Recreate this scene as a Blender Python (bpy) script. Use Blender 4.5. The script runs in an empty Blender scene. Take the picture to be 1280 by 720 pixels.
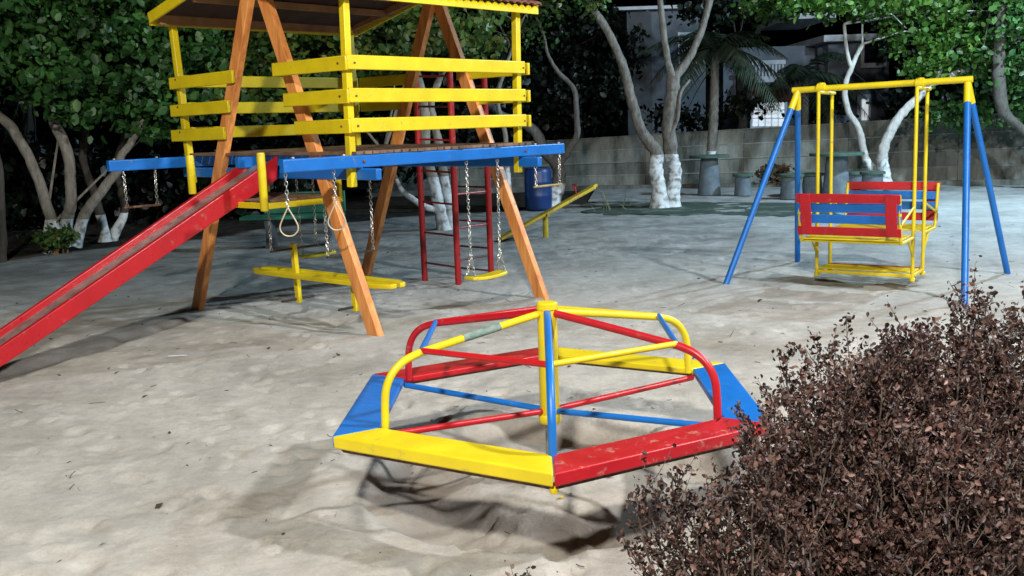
import bpy, math, random
import numpy as np
from mathutils import Vector, Matrix, noise
random.seed(7); RNG = np.random.default_rng(11)
sc = bpy.context.scene
col = sc.collection
sc.view_settings.view_transform = 'Standard'; sc.view_settings.look = 'None'
sc.view_settings.exposure = 0; sc.view_settings.gamma = 1

# ------------------------------------------------------------------ camera (surveyed: eye 1.6 m)
FPX = 1250.0; PITCH = math.radians(9.3); ROLL = math.radians(1.9); CH = 1.6
cp, sp, cr, sr = math.cos(PITCH), math.sin(PITCH), math.cos(ROLL), math.sin(ROLL)
R0 = Vector((1, 0, 0)); U0 = Vector((0, sp, cp)); F0 = Vector((0, cp, -sp))
CX = cr * R0 - sr * U0; CY = sr * R0 + cr * U0
cam = bpy.data.cameras.new('camera'); cam.sensor_width = 36; cam.lens = FPX / 1280 * 36
cam.clip_start = .05; cam.clip_end = 500
co = bpy.data.objects.new('camera', cam); col.objects.link(co)
m = Matrix.Identity(4)
for i in range(3):
    m[i][0] = CX[i]; m[i][1] = CY[i]; m[i][2] = -F0[i]
m[2][3] = CH
co.matrix_world = m; sc.camera = co

def ray(px, py):
    r = (px - 640) / FPX; u = (360 - py) / FPX
    return F0 + CX * r + CY * u
def at(px, py, y):                       # the real-world point at depth y (metres)
    d = ray(px, py); return Vector((0, 0, CH)) + d * (y / d.y)
def gp(px, py, z=0):                     # the real-world point at height z
    d = ray(px, py); return Vector((0, 0, CH)) + d * ((z - CH) / d.z)

# ------------------------------------------------------------------ tagging
def tag(o, label=None, cat=None, group=None, kind=None):
    if label: o['label'] = label
    if cat: o['category'] = cat
    if group: o['group'] = group
    if kind: o['kind'] = kind
    return o
def empty(name, loc=(0, 0, 0), rz=0, label=None, cat=None, group=None):
    o = bpy.data.objects.new(name, None); col.objects.link(o)
    o.location = loc; o.rotation_euler = (0, 0, rz); o.empty_display_size = .1
    return tag(o, label, cat, group)
def copy_tree(o, parent=None, **kw):
    c = o.copy(); col.objects.link(c)
    if parent: c.parent = parent
    for ch in [x for x in col.objects if x.parent == o]:
        copy_tree(ch, c)
    for k, v in kw.items(): c[k] = v
    return c

# ------------------------------------------------------------------ materials
def new_mat(name):
    mt = bpy.data.materials.new(name); mt.use_nodes = True
    nt = mt.node_tree; b = nt.nodes['Principled BSDF']; return mt, nt, b
def N(nt, t, **kw):
    n = nt.nodes.new(t)
    for k, v in kw.items():
        if k in n.inputs: n.inputs[k].default_value = v
        else: setattr(n, k, v)
    return n
def ramp(nt, src, stops):
    r = nt.nodes.new('ShaderNodeValToRGB'); e = r.color_ramp.elements
    e[0].position, e[0].color = stops[0][0], (*stops[0][1], 1)
    e[1].position, e[1].color = stops[1][0], (*stops[1][1], 1)
    for p, c in stops[2:]:
        x = e.new(p); x.color = (*c, 1)
    nt.links.new(src, r.inputs[0]); return r
def noisy(name, c1, c2, scale=6, rough=.5, bump=.0, bscale=60, detail=6, spec=.5, metal=0, pos=(.35, .65), coat=0, dist=.01, stretch=None):
    mt, nt, b = new_mat(name); L = nt.links.new
    tc = N(nt, 'ShaderNodeTexCoord'); mp = N(nt, 'ShaderNodeMapping')
    if stretch: mp.inputs['Scale'].default_value = stretch
    L(tc.outputs['Object'], mp.inputs[0])
    n = N(nt, 'ShaderNodeTexNoise', Scale=scale, Detail=detail, Roughness=.6)
    L(mp.outputs[0], n.inputs['Vector'])
    r = ramp(nt, n.outputs[0], [(pos[0], c1), (pos[1], c2)])
    L(r.outputs[0], b.inputs['Base Color'])
    b.inputs['Roughness'].default_value = rough; b.inputs['Metallic'].default_value = metal
    b.inputs['Specular IOR Level'].default_value = spec
    b.inputs['Coat Weight'].default_value = coat
    n2 = N(nt, 'ShaderNodeTexNoise', Scale=bscale, Detail=5)
    L(mp.outputs[0], n2.inputs['Vector'])
    if rough:
        mr = N(nt, 'ShaderNodeMapRange'); mr.inputs[3].default_value = max(.05, rough - .12); mr.inputs[4].default_value = min(1, rough + .15)
        L(n2.outputs[0], mr.inputs[0]); L(mr.outputs[0], b.inputs['Roughness'])
    if bump:
        bp = N(nt, 'ShaderNodeBump', Strength=bump, Distance=dist); L(n2.outputs[0], bp.inputs['Height']); L(bp.outputs[0], b.inputs['Normal'])
    return mt
def paint(name, c, worn=(.25, .2, .15), amount=.60, rough=.34):
    """enamel brushed by hand: slight tone drift, dust and scuffs through noise"""
    mt, nt, b = new_mat(name); L = nt.links.new
    tc = N(nt, 'ShaderNodeTexCoord')
    n = N(nt, 'ShaderNodeTexNoise', Scale=5, Detail=4); L(tc.outputs['Object'], n.inputs['Vector'])
    r = ramp(nt, n.outputs[0], [(.3, tuple(x * .8 for x in c)), (.7, c)])
    n2 = N(nt, 'ShaderNodeTexNoise', Scale=14, Detail=9, Roughness=.75); L(tc.outputs['Object'], n2.inputs['Vector'])
    mk = N(nt, 'ShaderNodeMapRange'); mk.inputs[1].default_value = amount; mk.inputs[2].default_value = amount + .1
    mk.inputs[4].default_value = .75
    L(n2.outputs[0], mk.inputs[0])
    mx = N(nt, 'ShaderNodeMix', data_type='RGBA'); L(mk.outputs[0], mx.inputs[0]); L(r.outputs[0], mx.inputs[6]); mx.inputs[7].default_value = (*worn, 1)
    L(mx.outputs[2], b.inputs['Base Color'])
    mr = N(nt, 'ShaderNodeMapRange'); mr.inputs[3].default_value = rough - .1; mr.inputs[4].default_value = rough + .22
    n3 = N(nt, 'ShaderNodeTexNoise', Scale=30, Detail=4); L(tc.outputs['Object'], n3.inputs['Vector']); L(n3.outputs[0], mr.inputs[0]); L(mr.outputs[0], b.inputs['Roughness'])
    bp = N(nt, 'ShaderNodeBump', Strength=.18, Distance=.004); L(n3.outputs[0], bp.inputs['Height']); L(bp.outputs[0], b.inputs['Normal'])
    return mt
def emis(name, c, s):
    mt, nt, b = new_mat(name); b.inputs['Emission Color'].default_value = (*c, 1); b.inputs['Emission Strength'].default_value = s
    b.inputs['Base Color'].default_value = (*c, 1)
    n = N(nt, 'ShaderNodeTexNoise', Scale=3); r = ramp(nt, n.outputs[0], [(.3, tuple(x * .6 for x in c)), (.7, c)]); nt.links.new(r.outputs[0], b.inputs['Emission Color'])
    return mt
def leafmat(name, cols, rough=.45, trans=.25, scale=1.2):
    mt, nt, b = new_mat(name); L = nt.links.new
    g = N(nt, 'ShaderNodeNewGeometry')
    r = ramp(nt, g.outputs['Random Per Island'], [(0, cols[0]), (1, cols[-1])] + [((i + 1) / (len(cols) - 1), c) for i, c in enumerate(cols[1:-1])])
    tc = N(nt, 'ShaderNodeTexCoord'); n = N(nt, 'ShaderNodeTexNoise', Scale=scale, Detail=3); L(tc.outputs['Object'], n.inputs['Vector'])
    mr = N(nt, 'ShaderNodeMapRange'); mr.inputs[1].default_value = .35; mr.inputs[2].default_value = .65; mr.inputs[3].default_value = .45; mr.inputs[4].default_value = 1.35
    L(n.outputs[0], mr.inputs[0])
    mx = N(nt, 'ShaderNodeMix', data_type='RGBA', blend_type='MULTIPLY'); mx.inputs[0].default_value = 1
    L(r.outputs[0], mx.inputs[6]); L(mr.outputs[0], mx.inputs[7]); L(mx.outputs[2], b.inputs['Base Color'])
    b.inputs['Roughness'].default_value = rough
    tr = N(nt, 'ShaderNodeBsdfTranslucent'); L(mx.outputs[2], tr.inputs[0])
    ms = N(nt, 'ShaderNodeMixShader'); ms.inputs[0].default_value = trans
    L(b.outputs[0], ms.inputs[1]); L(tr.outputs[0], ms.inputs[2]); L(ms.outputs[0], nt.nodes['Material Output'].inputs[0])
    return mt

YEL = paint('yellow_paint', (.80, .62, .012)); YELd = paint('yellow_paint_dusty', (.62, .50, .03), amount=.5)
BLU = paint('blue_paint', (.006, .155, .56)); RED = paint('red_paint', (.50, .008, .016)); REDw = paint('red_paint_sandy', (.46, .012, .02), worn=(.42, .3, .24), amount=.56)
SLD = paint('slide_red_paint', (.50, .010, .018), rough=.26)
DRED = paint('dark_red_paint', (.34, .010, .014))
WOOD = noisy('varnished_timber', (.60, .20, .05), (.90, .38, .11), scale=2.2, rough=.42, bump=.25, bscale=24, stretch=(9, 9, 1), dist=.004)
DECKM = noisy('weathered_deck', (.10, .055, .032), (.25, .15, .09), scale=5, rough=.7, bump=.4, bscale=40)
RAFT = noisy('rafter_timber', (.20, .09, .03), (.34, .17, .07), scale=4, rough=.6, bump=.3, bscale=30)
TILE = noisy('roof_tile', (.10, .035, .022), (.25, .09, .055), scale=8, rough=.8, bump=.4, bscale=30)
CHAIN = noisy('galvanised_chain', (.42, .40, .37), (.68, .68, .68), scale=40, rough=.36, metal=.85, bscale=80)
RUSTY = noisy('rusty_steel', (.10, .045, .03), (.24, .13, .09), scale=25, rough=.7, metal=.3, bump=.3)
STEEL = noisy('worn_steel', (.22, .19, .17), (.45, .40, .36), scale=12, rough=.4, metal=.5, bump=.1, stretch=(1, 1, 1))
DKBAR = noisy('dark_grip', (.02, .017, .015), (.06, .05, .04), scale=10, rough=.5)
ROPE = noisy('pale_steel_ring', (.45, .38, .26), (.62, .54, .40), scale=20, rough=.5, metal=.2)
GRN = noisy('green_bench_paint', (.02, .14, .09), (.03, .20, .13), scale=4, rough=.5, bump=.1)
CONC = noisy('blue_grey_concrete', (.085, .12, .15), (.16, .205, .235), scale=5, rough=.85, bump=.3, bscale=35)
CTOP = noisy('green_concrete_top', (.035, .075, .06), (.075, .13, .10), scale=6, rough=.8, bump=.2)
BARREL = noisy('blue_plastic', (.006, .028, .12), (.012, .05, .20), scale=3, rough=.4)
TEAL = noisy('scuffed_tape', (.10, .19, .17), (.24, .30, .26), scale=30, rough=.8, bump=.3)
FENCEG = noisy('house_wall', (.15, .18, .22), (.24, .28, .33), scale=1.4, rough=.9, bump=.1)
DARKW = noisy('tower_wall', (.06, .065, .075), (.11, .12, .13), scale=1.2, rough=.9)
WHITEP = noisy('white_trim', (.50, .54, .58), (.70, .74, .78), scale=3, rough=.7)
GLASSD = noisy('dark_glass', (.01, .012, .02), (.02, .025, .035), scale=3, rough=.15)
LITG = emis('lit_window', (.85, .93, 1.0), .75)
SOILD = noisy('dark_edge', (.02, .02, .02), (.04, .04, .035))

def barkmat(name, c1, c2, zwhite, wob=.06):
    """bark whitewashed up to a height in object space z"""
    mt, nt, b = new_mat(name); L = nt.links.new
    tc = N(nt, 'ShaderNodeTexCoord')
    mp = N(nt, 'ShaderNodeMapping'); mp.inputs['Scale'].default_value = (6, 6, 2.0); L(tc.outputs['Object'], mp.inputs[0])
    n = N(nt, 'ShaderNodeTexNoise', Scale=3, Detail=8, Roughness=.7); L(mp.outputs[0], n.inputs['Vector'])
    r = ramp(nt, n.outputs[0], [(.32, c1), (.68, c2)])
    nw = N(nt, 'ShaderNodeTexNoise', Scale=9, Detail=7); L(tc.outputs['Object'], nw.inputs['Vector'])
    rw = ramp(nt, nw.outputs[0], [(.38, (.22, .22, .20)), (.47, (.50, .54, .56)), (.58, (.66, .71, .74)), (.9, (.72, .77, .80))])
    sx = N(nt, 'ShaderNodeSeparateXYZ'); L(tc.outputs['Object'], sx.inputs[0])
    ad = N(nt, 'ShaderNodeMath', operation='MULTIPLY_ADD'); L(nw.outputs[0], ad.inputs[0]); ad.inputs[1].default_value = wob; L(sx.outputs[2], ad.inputs[2])
    lt = N(nt, 'ShaderNodeMath', operation='LESS_THAN'); L(ad.outputs[0], lt.inputs[0]); lt.inputs[1].default_value = zwhite
    mx = N(nt, 'ShaderNodeMix', data_type='RGBA'); L(lt.outputs[0], mx.inputs[0]); L(r.outputs[0], mx.inputs[6]); L(rw.outputs[0], mx.inputs[7]); L(mx.outputs[2], b.inputs['Base Color'])
    b.inputs['Roughness'].default_value = .9
    bp = N(nt, 'ShaderNodeBump', Strength=.45, Distance=.015); L(n.outputs[0], bp.inputs['Height']); L(bp.outputs[0], b.inputs['Normal'])
    return mt

# ------------------------------------------------------------------ mesh builder
class MB:
    def __init__(s): s.v = []; s.f = []
    def add(s, vs, fs):
        o = len(s.v); s.v += [tuple(v) for v in vs]; s.f += [tuple(i + o for i in f) for f in fs]
    def bar(s, a, b, w, h, up=(0, 0, 1)):
        a, b = Vector(a), Vector(b); d = (b - a).normalized(); up = Vector(up)
        x = d.cross(up)
        if x.length < 1e-4: x = d.cross(Vector((0, 1, 0)))
        x.normalize(); y = x.cross(d).normalized()
        vs = [p + x * (i * w / 2) + y * (j * h / 2) for p in (a, b) for i, j in ((-1, -1), (1, -1), (1, 1), (-1, 1))]
        s.add(vs, [(3, 2, 1, 0), (4, 5, 6, 7), (0, 1, 5, 4), (1, 2, 6, 5), (2, 3, 7, 6), (3, 0, 4, 7)]); return s
    def box(s, c, sx, sy, sz):
        c = Vector(c); return s.bar(c - Vector((0, sy / 2, 0)), c + Vector((0, sy / 2, 0)), sx, sz)
    def tube(s, pts, rad, n=10, cap=True):
        pts = [Vector(p) for p in pts]; k = len(pts)
        if not hasattr(rad, '__len__'): rad = [rad] * k
        prev = None; vs = []
        for i, p in enumerate(pts):
            d = (pts[min(i + 1, k - 1)] - pts[max(i - 1, 0)]).normalized()
            if prev is None:
                x = d.orthogonal().normalized()
            else:
                x = (prev - d * prev.dot(d)).normalized()
            prev = x; y = d.cross(x)
            for j in range(n):
                t = 2 * math.pi * j / n; vs.append(p + (x * math.cos(t) + y * math.sin(t)) * rad[i])
        fs = [(i * n + j, i * n + (j + 1) % n, (i + 1) * n + (j + 1) % n, (i + 1) * n + j) for i in range(k - 1) for j in range(n)]
        if cap: fs += [tuple(range(n))[::-1], tuple((k - 1) * n + j for j in range(n))]
        s.add(vs, fs); return s
    def lathe(s, prof, c=(0, 0, 0), n=24):
        c = Vector(c); vs = []; k = len(prof)
        for r, z in prof:
            for j in range(n):
                t = 2 * math.pi * j / n; vs.append(c + Vector((r * math.cos(t), r * math.sin(t), z)))
        fs = [(i * n + j, i * n + (j + 1) % n, (i + 1) * n + (j + 1) % n, (i + 1) * n + j) for i in range(k - 1) for j in range(n)]
        fs += [tuple(range(n))[::-1], tuple((k - 1) * n + j for j in range(n))]
        s.add(vs, fs); return s
    def prism(s, poly, lo, hi):          # poly of (x,y,z) at top; extrude down
        n = len(poly); vs = [Vector(p) + Vector((0, 0, hi)) for p in poly] + [Vector(p) + Vector((0, 0, lo)) for p in poly]
        s.add(vs, [tuple(range(n)), tuple(range(n, 2 * n))[::-1]] + [(i, i + n, (i + 1) % n + n, (i + 1) % n) for i in range(n)]); return s
    def build(s, name, mat, parent=None, smooth=False, bevel=0, seg=2, org=None):
        me = bpy.data.meshes.new(name)
        vs = s.v
        if org is not None: vs = [tuple(Vector(v) - Vector(org)) for v in vs]
        me.from_pydata(vs, [], s.f); me.validate(); me.update()
        me.materials.append(mat)
        if smooth:
            me.polygons.foreach_set('use_smooth', [True] * len(me.polygons))
            me.set_sharp_from_angle(angle=math.radians(40))
        o = bpy.data.objects.new(name, me); col.objects.link(o)
        if parent is not None: o.parent = parent
        elif org is not None: o.location = org
        if bevel:
            b = o.modifiers.new('bevel', 'BEVEL'); b.width = bevel; b.segments = seg; b.limit_method = 'ANGLE'; b.angle_limit = math.radians(40)
            if not smooth:
                me.polygons.foreach_set('use_smooth', [True] * len(me.polygons)); me.set_sharp_from_angle(angle=math.radians(75))
        return o
def smooth_path(pts, sub=6):
    P = [Vector(p) for p in pts]; out = []
    P = [P[0] * 2 - P[1]] + P + [P[-1] * 2 - P[-2]]
    for i in range(1, len(P) - 2):
        for j in range(sub):
            t = j / sub; a, b, c, d = P[i - 1], P[i], P[i + 1], P[i + 2]
            out.append(.5 * ((2 * b) + (c - a) * t + (2 * a - 5 * b + 4 * c - d) * t * t + (3 * b - a - 3 * c + d) * t ** 3))
    out.append(P[-2]); return out
def lerp_list(vals, n):
    return list(np.interp(np.linspace(0, len(vals) - 1, n), range(len(vals)), vals))
def chain_mb(a, b, link=.036, w=.0130, r=.0040, mbx=None, sag=0):
    a, b = Vector(a), Vector(b); L = (b - a).length; n = max(2, int(L / (link * .78))); mbx = mbx or MB()
    d = (b - a).normalized(); x = d.orthogonal().normalized(); y = d.cross(x); tw = random.random()
    for i in range(n):
        c = a + (b - a) * ((i + .5) / n); th = tw + (i % 2) * math.pi / 2 + i * .12
        q = x * math.cos(th) + y * math.sin(th)
        h = link / 2 - w * .6
        ring = []
        for k in range(8):
            t = 2 * math.pi * k / 8; ring.append(c + q * (w * .85 * math.cos(t)) + d * ((link / 2) * math.sin(t) * (.95)))
        nrm = d.cross(q); vs = []; ns = 4
        for k in range(8):
            rad = (ring[k] - c).normalized()
            for j in range(ns):
                t = 2 * math.pi * j / ns; vs.append(ring[k] + (rad * math.cos(t) + nrm * math.sin(t)) * r)
        mbx.add(vs, [(k * ns + j, k * ns + (j + 1) % ns, ((k + 1) % 8) * ns + (j + 1) % ns, ((k + 1) % 8) * ns + j) for k in range(8) for j in range(ns)])
    return mbx

# ------------------------------------------------------------------ leaves (numpy)
def leaf_mesh(name, C, size, mat, parent=None, aspect=.62, updir=None, fold=.25, roundl=True, jitter=.55, org=None):
    """C: (n,3) centres -> one mesh of small folded leaves"""
    n = len(C)
    if org is not None: C = C - np.array(org)
    d = RNG.normal(size=(n, 3)); 
    if updir is not None: d = d + np.array(updir)
    d /= np.linalg.norm(d, axis=1)[:, None]
    s = RNG.normal(size=(n, 3)); s -= (s * d).sum(1)[:, None] * d; s /= np.linalg.norm(s, axis=1)[:, None]
    nn = np.cross(d, s)
    sz = size * (1 + jitter * RNG.uniform(-1, 1, n))[:, None]
    w = sz * aspect * .5
    base = C - d * sz * .5; tip = C + d * sz * .5 + nn * sz * fold * .3
    if roundl:
        l1 = C - d * sz * .22 + s * w * .8 + nn * w * fold; l2 = C + d * sz * .22 + s * w + nn * w * fold
        r1 = C - d * sz * .22 - s * w * .8 + nn * w * fold; r2 = C + d * sz * .22 - s * w + nn * w * fold
        V = np.stack([base, l1, l2, tip, r2, r1], 1).reshape(-1, 3)
        o = np.arange(n)[:, None] * 6
        Fc = np.concatenate([o + np.array([0, 3, 2, 1]), o + np.array([0, 5, 4, 3])], 1).reshape(-1, 4); nv = 4
    else:
        l = C + s * w + nn * w * fold * 2; r = C - s * w + nn * w * fold * 2
        V = np.stack([base, l, tip, r], 1).reshape(-1, 3)
        o = np.arange(n)[:, None] * 4
        Fc = np.concatenate([o + np.array([0, 2, 1]), o + np.array([0, 3, 2])], 1).reshape(-1, 3); nv = 3
    me = bpy.data.meshes.new(name)
    me.vertices.add(len(V)); me.vertices.foreach_set('co', V.astype(np.float32).ravel())
    me.loops.add(Fc.size); me.loops.foreach_set('vertex_index', Fc.astype(np.int32).ravel())
    me.polygons.add(len(Fc)); me.polygons.foreach_set('loop_start', (np.arange(len(Fc)) * nv).astype(np.int32))
    me.update(calc_edges=True); me.validate(); me.materials.append(mat)
    ob = bpy.data.objects.new(name, me); col.objects.link(ob)
    if parent is not None: ob.parent = parent
    return ob
def clumps(lobes, nclump, per, spread):
    """lobes: (cx,cy,cz, rx,ry,rz) -> leaf centres, clump by clump, biased to the outside"""
    out = []
    vol = np.array([l[3] * l[4] * l[5] for l in lobes]) ** .7; vol /= vol.sum()
    for i, l in enumerate(lobes):
        k = max(1, int(nclump * vol[i]))
        d = RNG.normal(size=(k, 3)); d /= np.linalg.norm(d, axis=1)[:, None]
        rr = RNG.uniform(.15, 1, k) ** .45
        c = np.array(l[:3]) + d * rr[:, None] * np.array(l[3:])
        for q in c:
            kk = int(per * RNG.uniform(.5, 1.5)); out.append(q + RNG.normal(size=(kk, 3)) * spread * np.array([1, 1, .6]) * RNG.uniform(.6, 1.3))
    return np.concatenate(out)
def pxlobe(px, py, rx, ry, y, ry_depth=None):
    c = at(px, py, y); k = y / FPX
    return (c.x, c.y, c.z, rx * k, (ry_depth or rx * k * .8), ry * k)

# ================================================================== GROUND
MG = Vector((.149, 4.284, 0))            # merry-go-round axis
def ground():
    def axis(segs):
        out = []
        for a, b, st in segs: out += list(np.arange(a, b, st))
        return np.array(out + [segs[-1][1]])
    xs = axis([(-120, -20, 10), (-20, -8, .5), (-8, -3, .07), (-3, 3, .028), (3, 6, .06), (6, 14, .15), (14, 120, 8)])
    ys = axis([(-40, 0, 8), (0, 1.8, .3), (1.8, 8, .03), (8, 13, .055), (13, 24, .14), (24, 40, 1), (40, 260, 20)])
    X, Y = np.meshgrid(xs, ys); nx, ny = len(xs), len(ys)
    Z = np.zeros_like(X)
    def vn(sx, sy, seed):               # value noise on a lattice, cubic-smoothed
        r = np.random.default_rng(seed); T = r.uniform(-1, 1, (256, 256))
        u = X / sx + 500; v = Y / sy + 500
        iu = np.floor(u).astype(int); iv = np.floor(v).astype(int); fu = u - iu; fv = v - iv
        fu = fu * fu * (3 - 2 * fu); fv = fv * fv * (3 - 2 * fv)
        g = lambda a, b: T[a % 256, b % 256]
        return (g(iu, iv) * (1 - fu) + g(iu + 1, iv) * fu) * (1 - fv) + (g(iu, iv + 1) * (1 - fu) + g(iu + 1, iv + 1) * fu) * fv
    sst0 = lambda a, b_, x: np.clip((x - a) / (b_ - a), 0, 1)
    near = np.clip((26 - Y) / 4, 0, 1) * np.clip((Y + .5), 0, 1)
    Z += near * (.022 * vn(1.9, 1.6, 1) + .007 * vn(.55, .5, 2) + .0045 * vn(.23, .25, 3) + .0035 * vn(.11, .10, 4) + .0026 * vn(.055, .06, 6)) * (.7 + .5 * vn(1.1, 1.3, 77))
    Z += near * .009 * np.clip(np.abs(vn(.30, .21, 9)) * 1.6 - .5, 0, 1) ** .7
    Z += near * sst0(9.5, 13, Y) * (.010 * vn(.30, .26, 91) + .008 * vn(.14, .12, 92))
    # footprints and scuffs
    r = np.random.default_rng(5)
    m1 = (X > -6) & (X < 8) & (Y > 1.8) & (Y < 16)
    for i in range(1900):
        fx = r.uniform(-5.5, 6.5); fy = 2 + 12 * r.random() ** 1.3
        a = r.uniform(0, math.pi); s1 = r.uniform(.035, .10); s2 = s1 * r.uniform(.3, .7); dp = r.uniform(.005, .017) * (1.6 if math.hypot(fx - .15, fy - 4.3) < 1.6 else 1)
        i0 = np.searchsorted(xs, fx - .4); i1 = np.searchsorted(xs, fx + .4); j0 = np.searchsorted(ys, fy - .4); j1 = np.searchsorted(ys, fy + .4)
        dx = X[j0:j1, i0:i1] - fx; dy = Y[j0:j1, i0:i1] - fy
        p = (dx * math.cos(a) + dy * math.sin(a)) / s1; q = (-dx * math.sin(a) + dy * math.cos(a)) / s2
        e = p * p + q * q
        Z[j0:j1, i0:i1] += -dp * 1.15 * np.exp(-(e * .8) ** 2) + dp * .5 * np.exp(-(np.sqrt(e) - 1.45) ** 2 * 7)
    # the trench children wear round the merry-go-round
    rr = np.hypot(X - MG.x, Y - MG.y)
    wob = vn(.5, .5, 21) * .07
    r2 = np.hypot(X - MG.x, (Y - MG.y - .08)) + wob * .7 + .03 * vn(.16, .16, 23)
    sst = lambda a, b_, x: (lambda t: t * t * (3 - 2 * t))(np.clip((x - a) / (b_ - a), 0, 1))
    Z -= .105 * sst(.30, .52, r2) * (1 - sst(.72, .86, r2)) * (.78 + .4 * vn(.28, .28, 22))
    Z += .022 * np.exp(-((rr - 1.02 + wob) / .13) ** 2) * (.6 + .6 * vn(.22, .22, 25))
    Z += .03 * np.exp(-(rr / .16) ** 2)
    def dent(cx, cy, sx, sy, d, a=0):
        dx = X - cx; dy = Y - cy; p = dx * math.cos(a) + dy * math.sin(a); q = -dx * math.sin(a) + dy * math.cos(a)
        e = (p / sx) ** 2 + (q / sy) ** 2
        return -d * np.exp(-e) + d * .15 * np.exp(-(np.sqrt(e) - 1.7) ** 2 * 2)
    Z += dent(3.45, 9.5, .62, .5, .05, -.6) * (1 + .5 * vn(.3, .3, 71)) + dent(SW1.x, SW1.y, .35, .22, .05, .85) + dent(HO.x, HO.y, .8, .3, .05, -.72)
    for (fx, fy) in FEET:                # sand heaped round the feet
        q = np.hypot(X - fx, Y - fy); Z += .016 * np.exp(-(q / .11) ** 2) * (1 + .5 * vn(.1, .1, 51))
    # long gully beside the slide
    a0 = gp(-40, 478); a1 = gp(250, 398); dxy = np.array([a1.x - a0.x, a1.y - a0.y]); ln = np.hypot(*dxy); dxy /= ln
    t_ = (X - a0.x) * dxy[0] + (Y - a0.y) * dxy[1]; dd_ = (X - a0.x) * -dxy[1] + (Y - a0.y) * dxy[0] + .06 * vn(.4, .4, 61)
    Z -= .03 * np.exp(-(dd_ / .10) ** 2) * sst(-.5, .2, t_) * (1 - sst(ln - .4, ln + .3, t_))
    me = bpy.data.meshes.new('sand_ground')
    V = np.stack([X.ravel(), Y.ravel(), Z.ravel()], 1)
    idx = np.arange(nx * ny).reshape(ny, nx)
    Fc = np.stack([idx[:-1, :-1], idx[:-1, 1:], idx[1:, 1:], idx[1:, :-1]], -1).reshape(-1, 4)
    me.vertices.add(len(V)); me.vertices.foreach_set('co', V.astype(np.float32).ravel())
    me.loops.add(Fc.size); me.loops.foreach_set('vertex_index', Fc.astype(np.int32).ravel())
    me.polygons.add(len(Fc)); me.polygons.foreach_set('loop_start', (np.arange(len(Fc)) * 4).astype(np.int32))
    me.polygons.foreach_set('use_smooth', np.ones(len(Fc), bool))
    me.update(calc_edges=True)
    # where the sand gives way to dark soil (behind, on the left; beyond the wall)
    e = vn(.9, .9, 31) * .35 + vn(.3, .3, 32) * .18
    edge = np.interp(X, [-12, -7, -5.5, -4.7, -3.5, -1, 1, 4, 8, 12, 14], [12.8, 13.6, 14.5, 15.3, 17.2, 18.3, 18.9, 21.6, 22.6, 21.8, 21])
    soil = np.clip((Y + e - edge) / .35, 0, 1)
    damp_dim = np.clip(.5 + vn(.8, .6, 41) * .5 + vn(.25, .25, 42) * .35, 0, 1)
    far = sst(9.0, 13.5, Y) * (1 - .65 * sst(2.5, 5, X) * (1 - sst(17, 20, Y)))  # mask for the painted lamp falloff, weaker on the lit right side
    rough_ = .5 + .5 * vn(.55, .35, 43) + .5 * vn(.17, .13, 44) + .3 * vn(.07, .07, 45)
    damp_dim = .72 + .28 * damp_dim - far * (.22 + .42 * np.clip(rough_, 0, 1.2))  # random damp mottling, plus dim falloff painted into the back of the sand
    damp_dim = np.clip(damp_dim, 0, 1)
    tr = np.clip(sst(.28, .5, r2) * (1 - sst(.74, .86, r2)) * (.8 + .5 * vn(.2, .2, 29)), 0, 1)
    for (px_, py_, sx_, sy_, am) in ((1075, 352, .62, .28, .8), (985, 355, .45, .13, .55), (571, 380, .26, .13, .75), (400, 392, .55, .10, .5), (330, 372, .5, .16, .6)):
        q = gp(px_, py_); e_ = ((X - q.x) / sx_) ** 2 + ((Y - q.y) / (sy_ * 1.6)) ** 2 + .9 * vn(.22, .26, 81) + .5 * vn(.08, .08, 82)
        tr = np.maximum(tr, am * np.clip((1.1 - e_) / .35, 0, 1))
    colr = np.stack([soil.ravel(), damp_dim.ravel(), tr.ravel(), np.clip(sst(6.5, 12, Y), 0, 1).ravel()], 1)
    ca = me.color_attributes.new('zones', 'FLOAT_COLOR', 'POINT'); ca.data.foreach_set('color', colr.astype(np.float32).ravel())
    mt, nt, b = new_mat('sand'); L = nt.links.new
    at_ = N(nt, 'ShaderNodeAttribute', attribute_name='zones'); sx = N(nt, 'ShaderNodeSeparateColor'); L(at_.outputs[0], sx.inputs[0])
    tc = N(nt, 'ShaderNodeTexCoord')
    n1 = N(nt, 'ShaderNodeTexNoise', Scale=1.1, Detail=9, Roughness=.62); L(tc.outputs['Object'], n1.inputs['Vector'])
    r1 = ramp(nt, n1.outputs[0], [(.30, (.52, .48, .415)), (.5, (.64, .60, .535)), (.72, (.72, .685, .62))])
    ngr = N(nt, 'ShaderNodeTexNoise', Scale=420, Detail=3, Roughness=.8); L(tc.outputs['Object'], ngr.inputs['Vector'])
    mr = N(nt, 'ShaderNodeMapRange'); mr.inputs[1].default_value = .3; mr.inputs[2].default_value = .7; mr.inputs[3].default_value = .72; mr.inputs[4].default_value = 1.2; L(ngr.outputs[0], mr.inputs[0])
    mx = N(nt, 'ShaderNodeMix', data_type='RGBA', blend_type='MULTIPLY'); mx.inputs[0].default_value = 1; L(r1.outputs[0], mx.inputs[6]); L(mr.outputs[0], mx.inputs[7])
    # mid-scale stains
    n4 = N(nt, 'ShaderNodeTexNoise', Scale=4.5, Detail=13, Roughness=.80); L(tc.outputs['Object'], n4.inputs['Vector'])
    m4 = N(nt, 'ShaderNodeMapRange'); m4.inputs[1].default_value = .42; m4.inputs[2].default_value = .62; m4.inputs[3].default_value = .80; m4.inputs[4].default_value = 1.06; L(n4.outputs[0], m4.inputs[0])
    mx4 = N(nt, 'ShaderNodeMix', data_type='RGBA', blend_type='MULTIPLY'); mx4.inputs[0].default_value = 1; L(mx.outputs[2], mx4.inputs[6]); L(m4.outputs[0], mx4.inputs[7])
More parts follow.
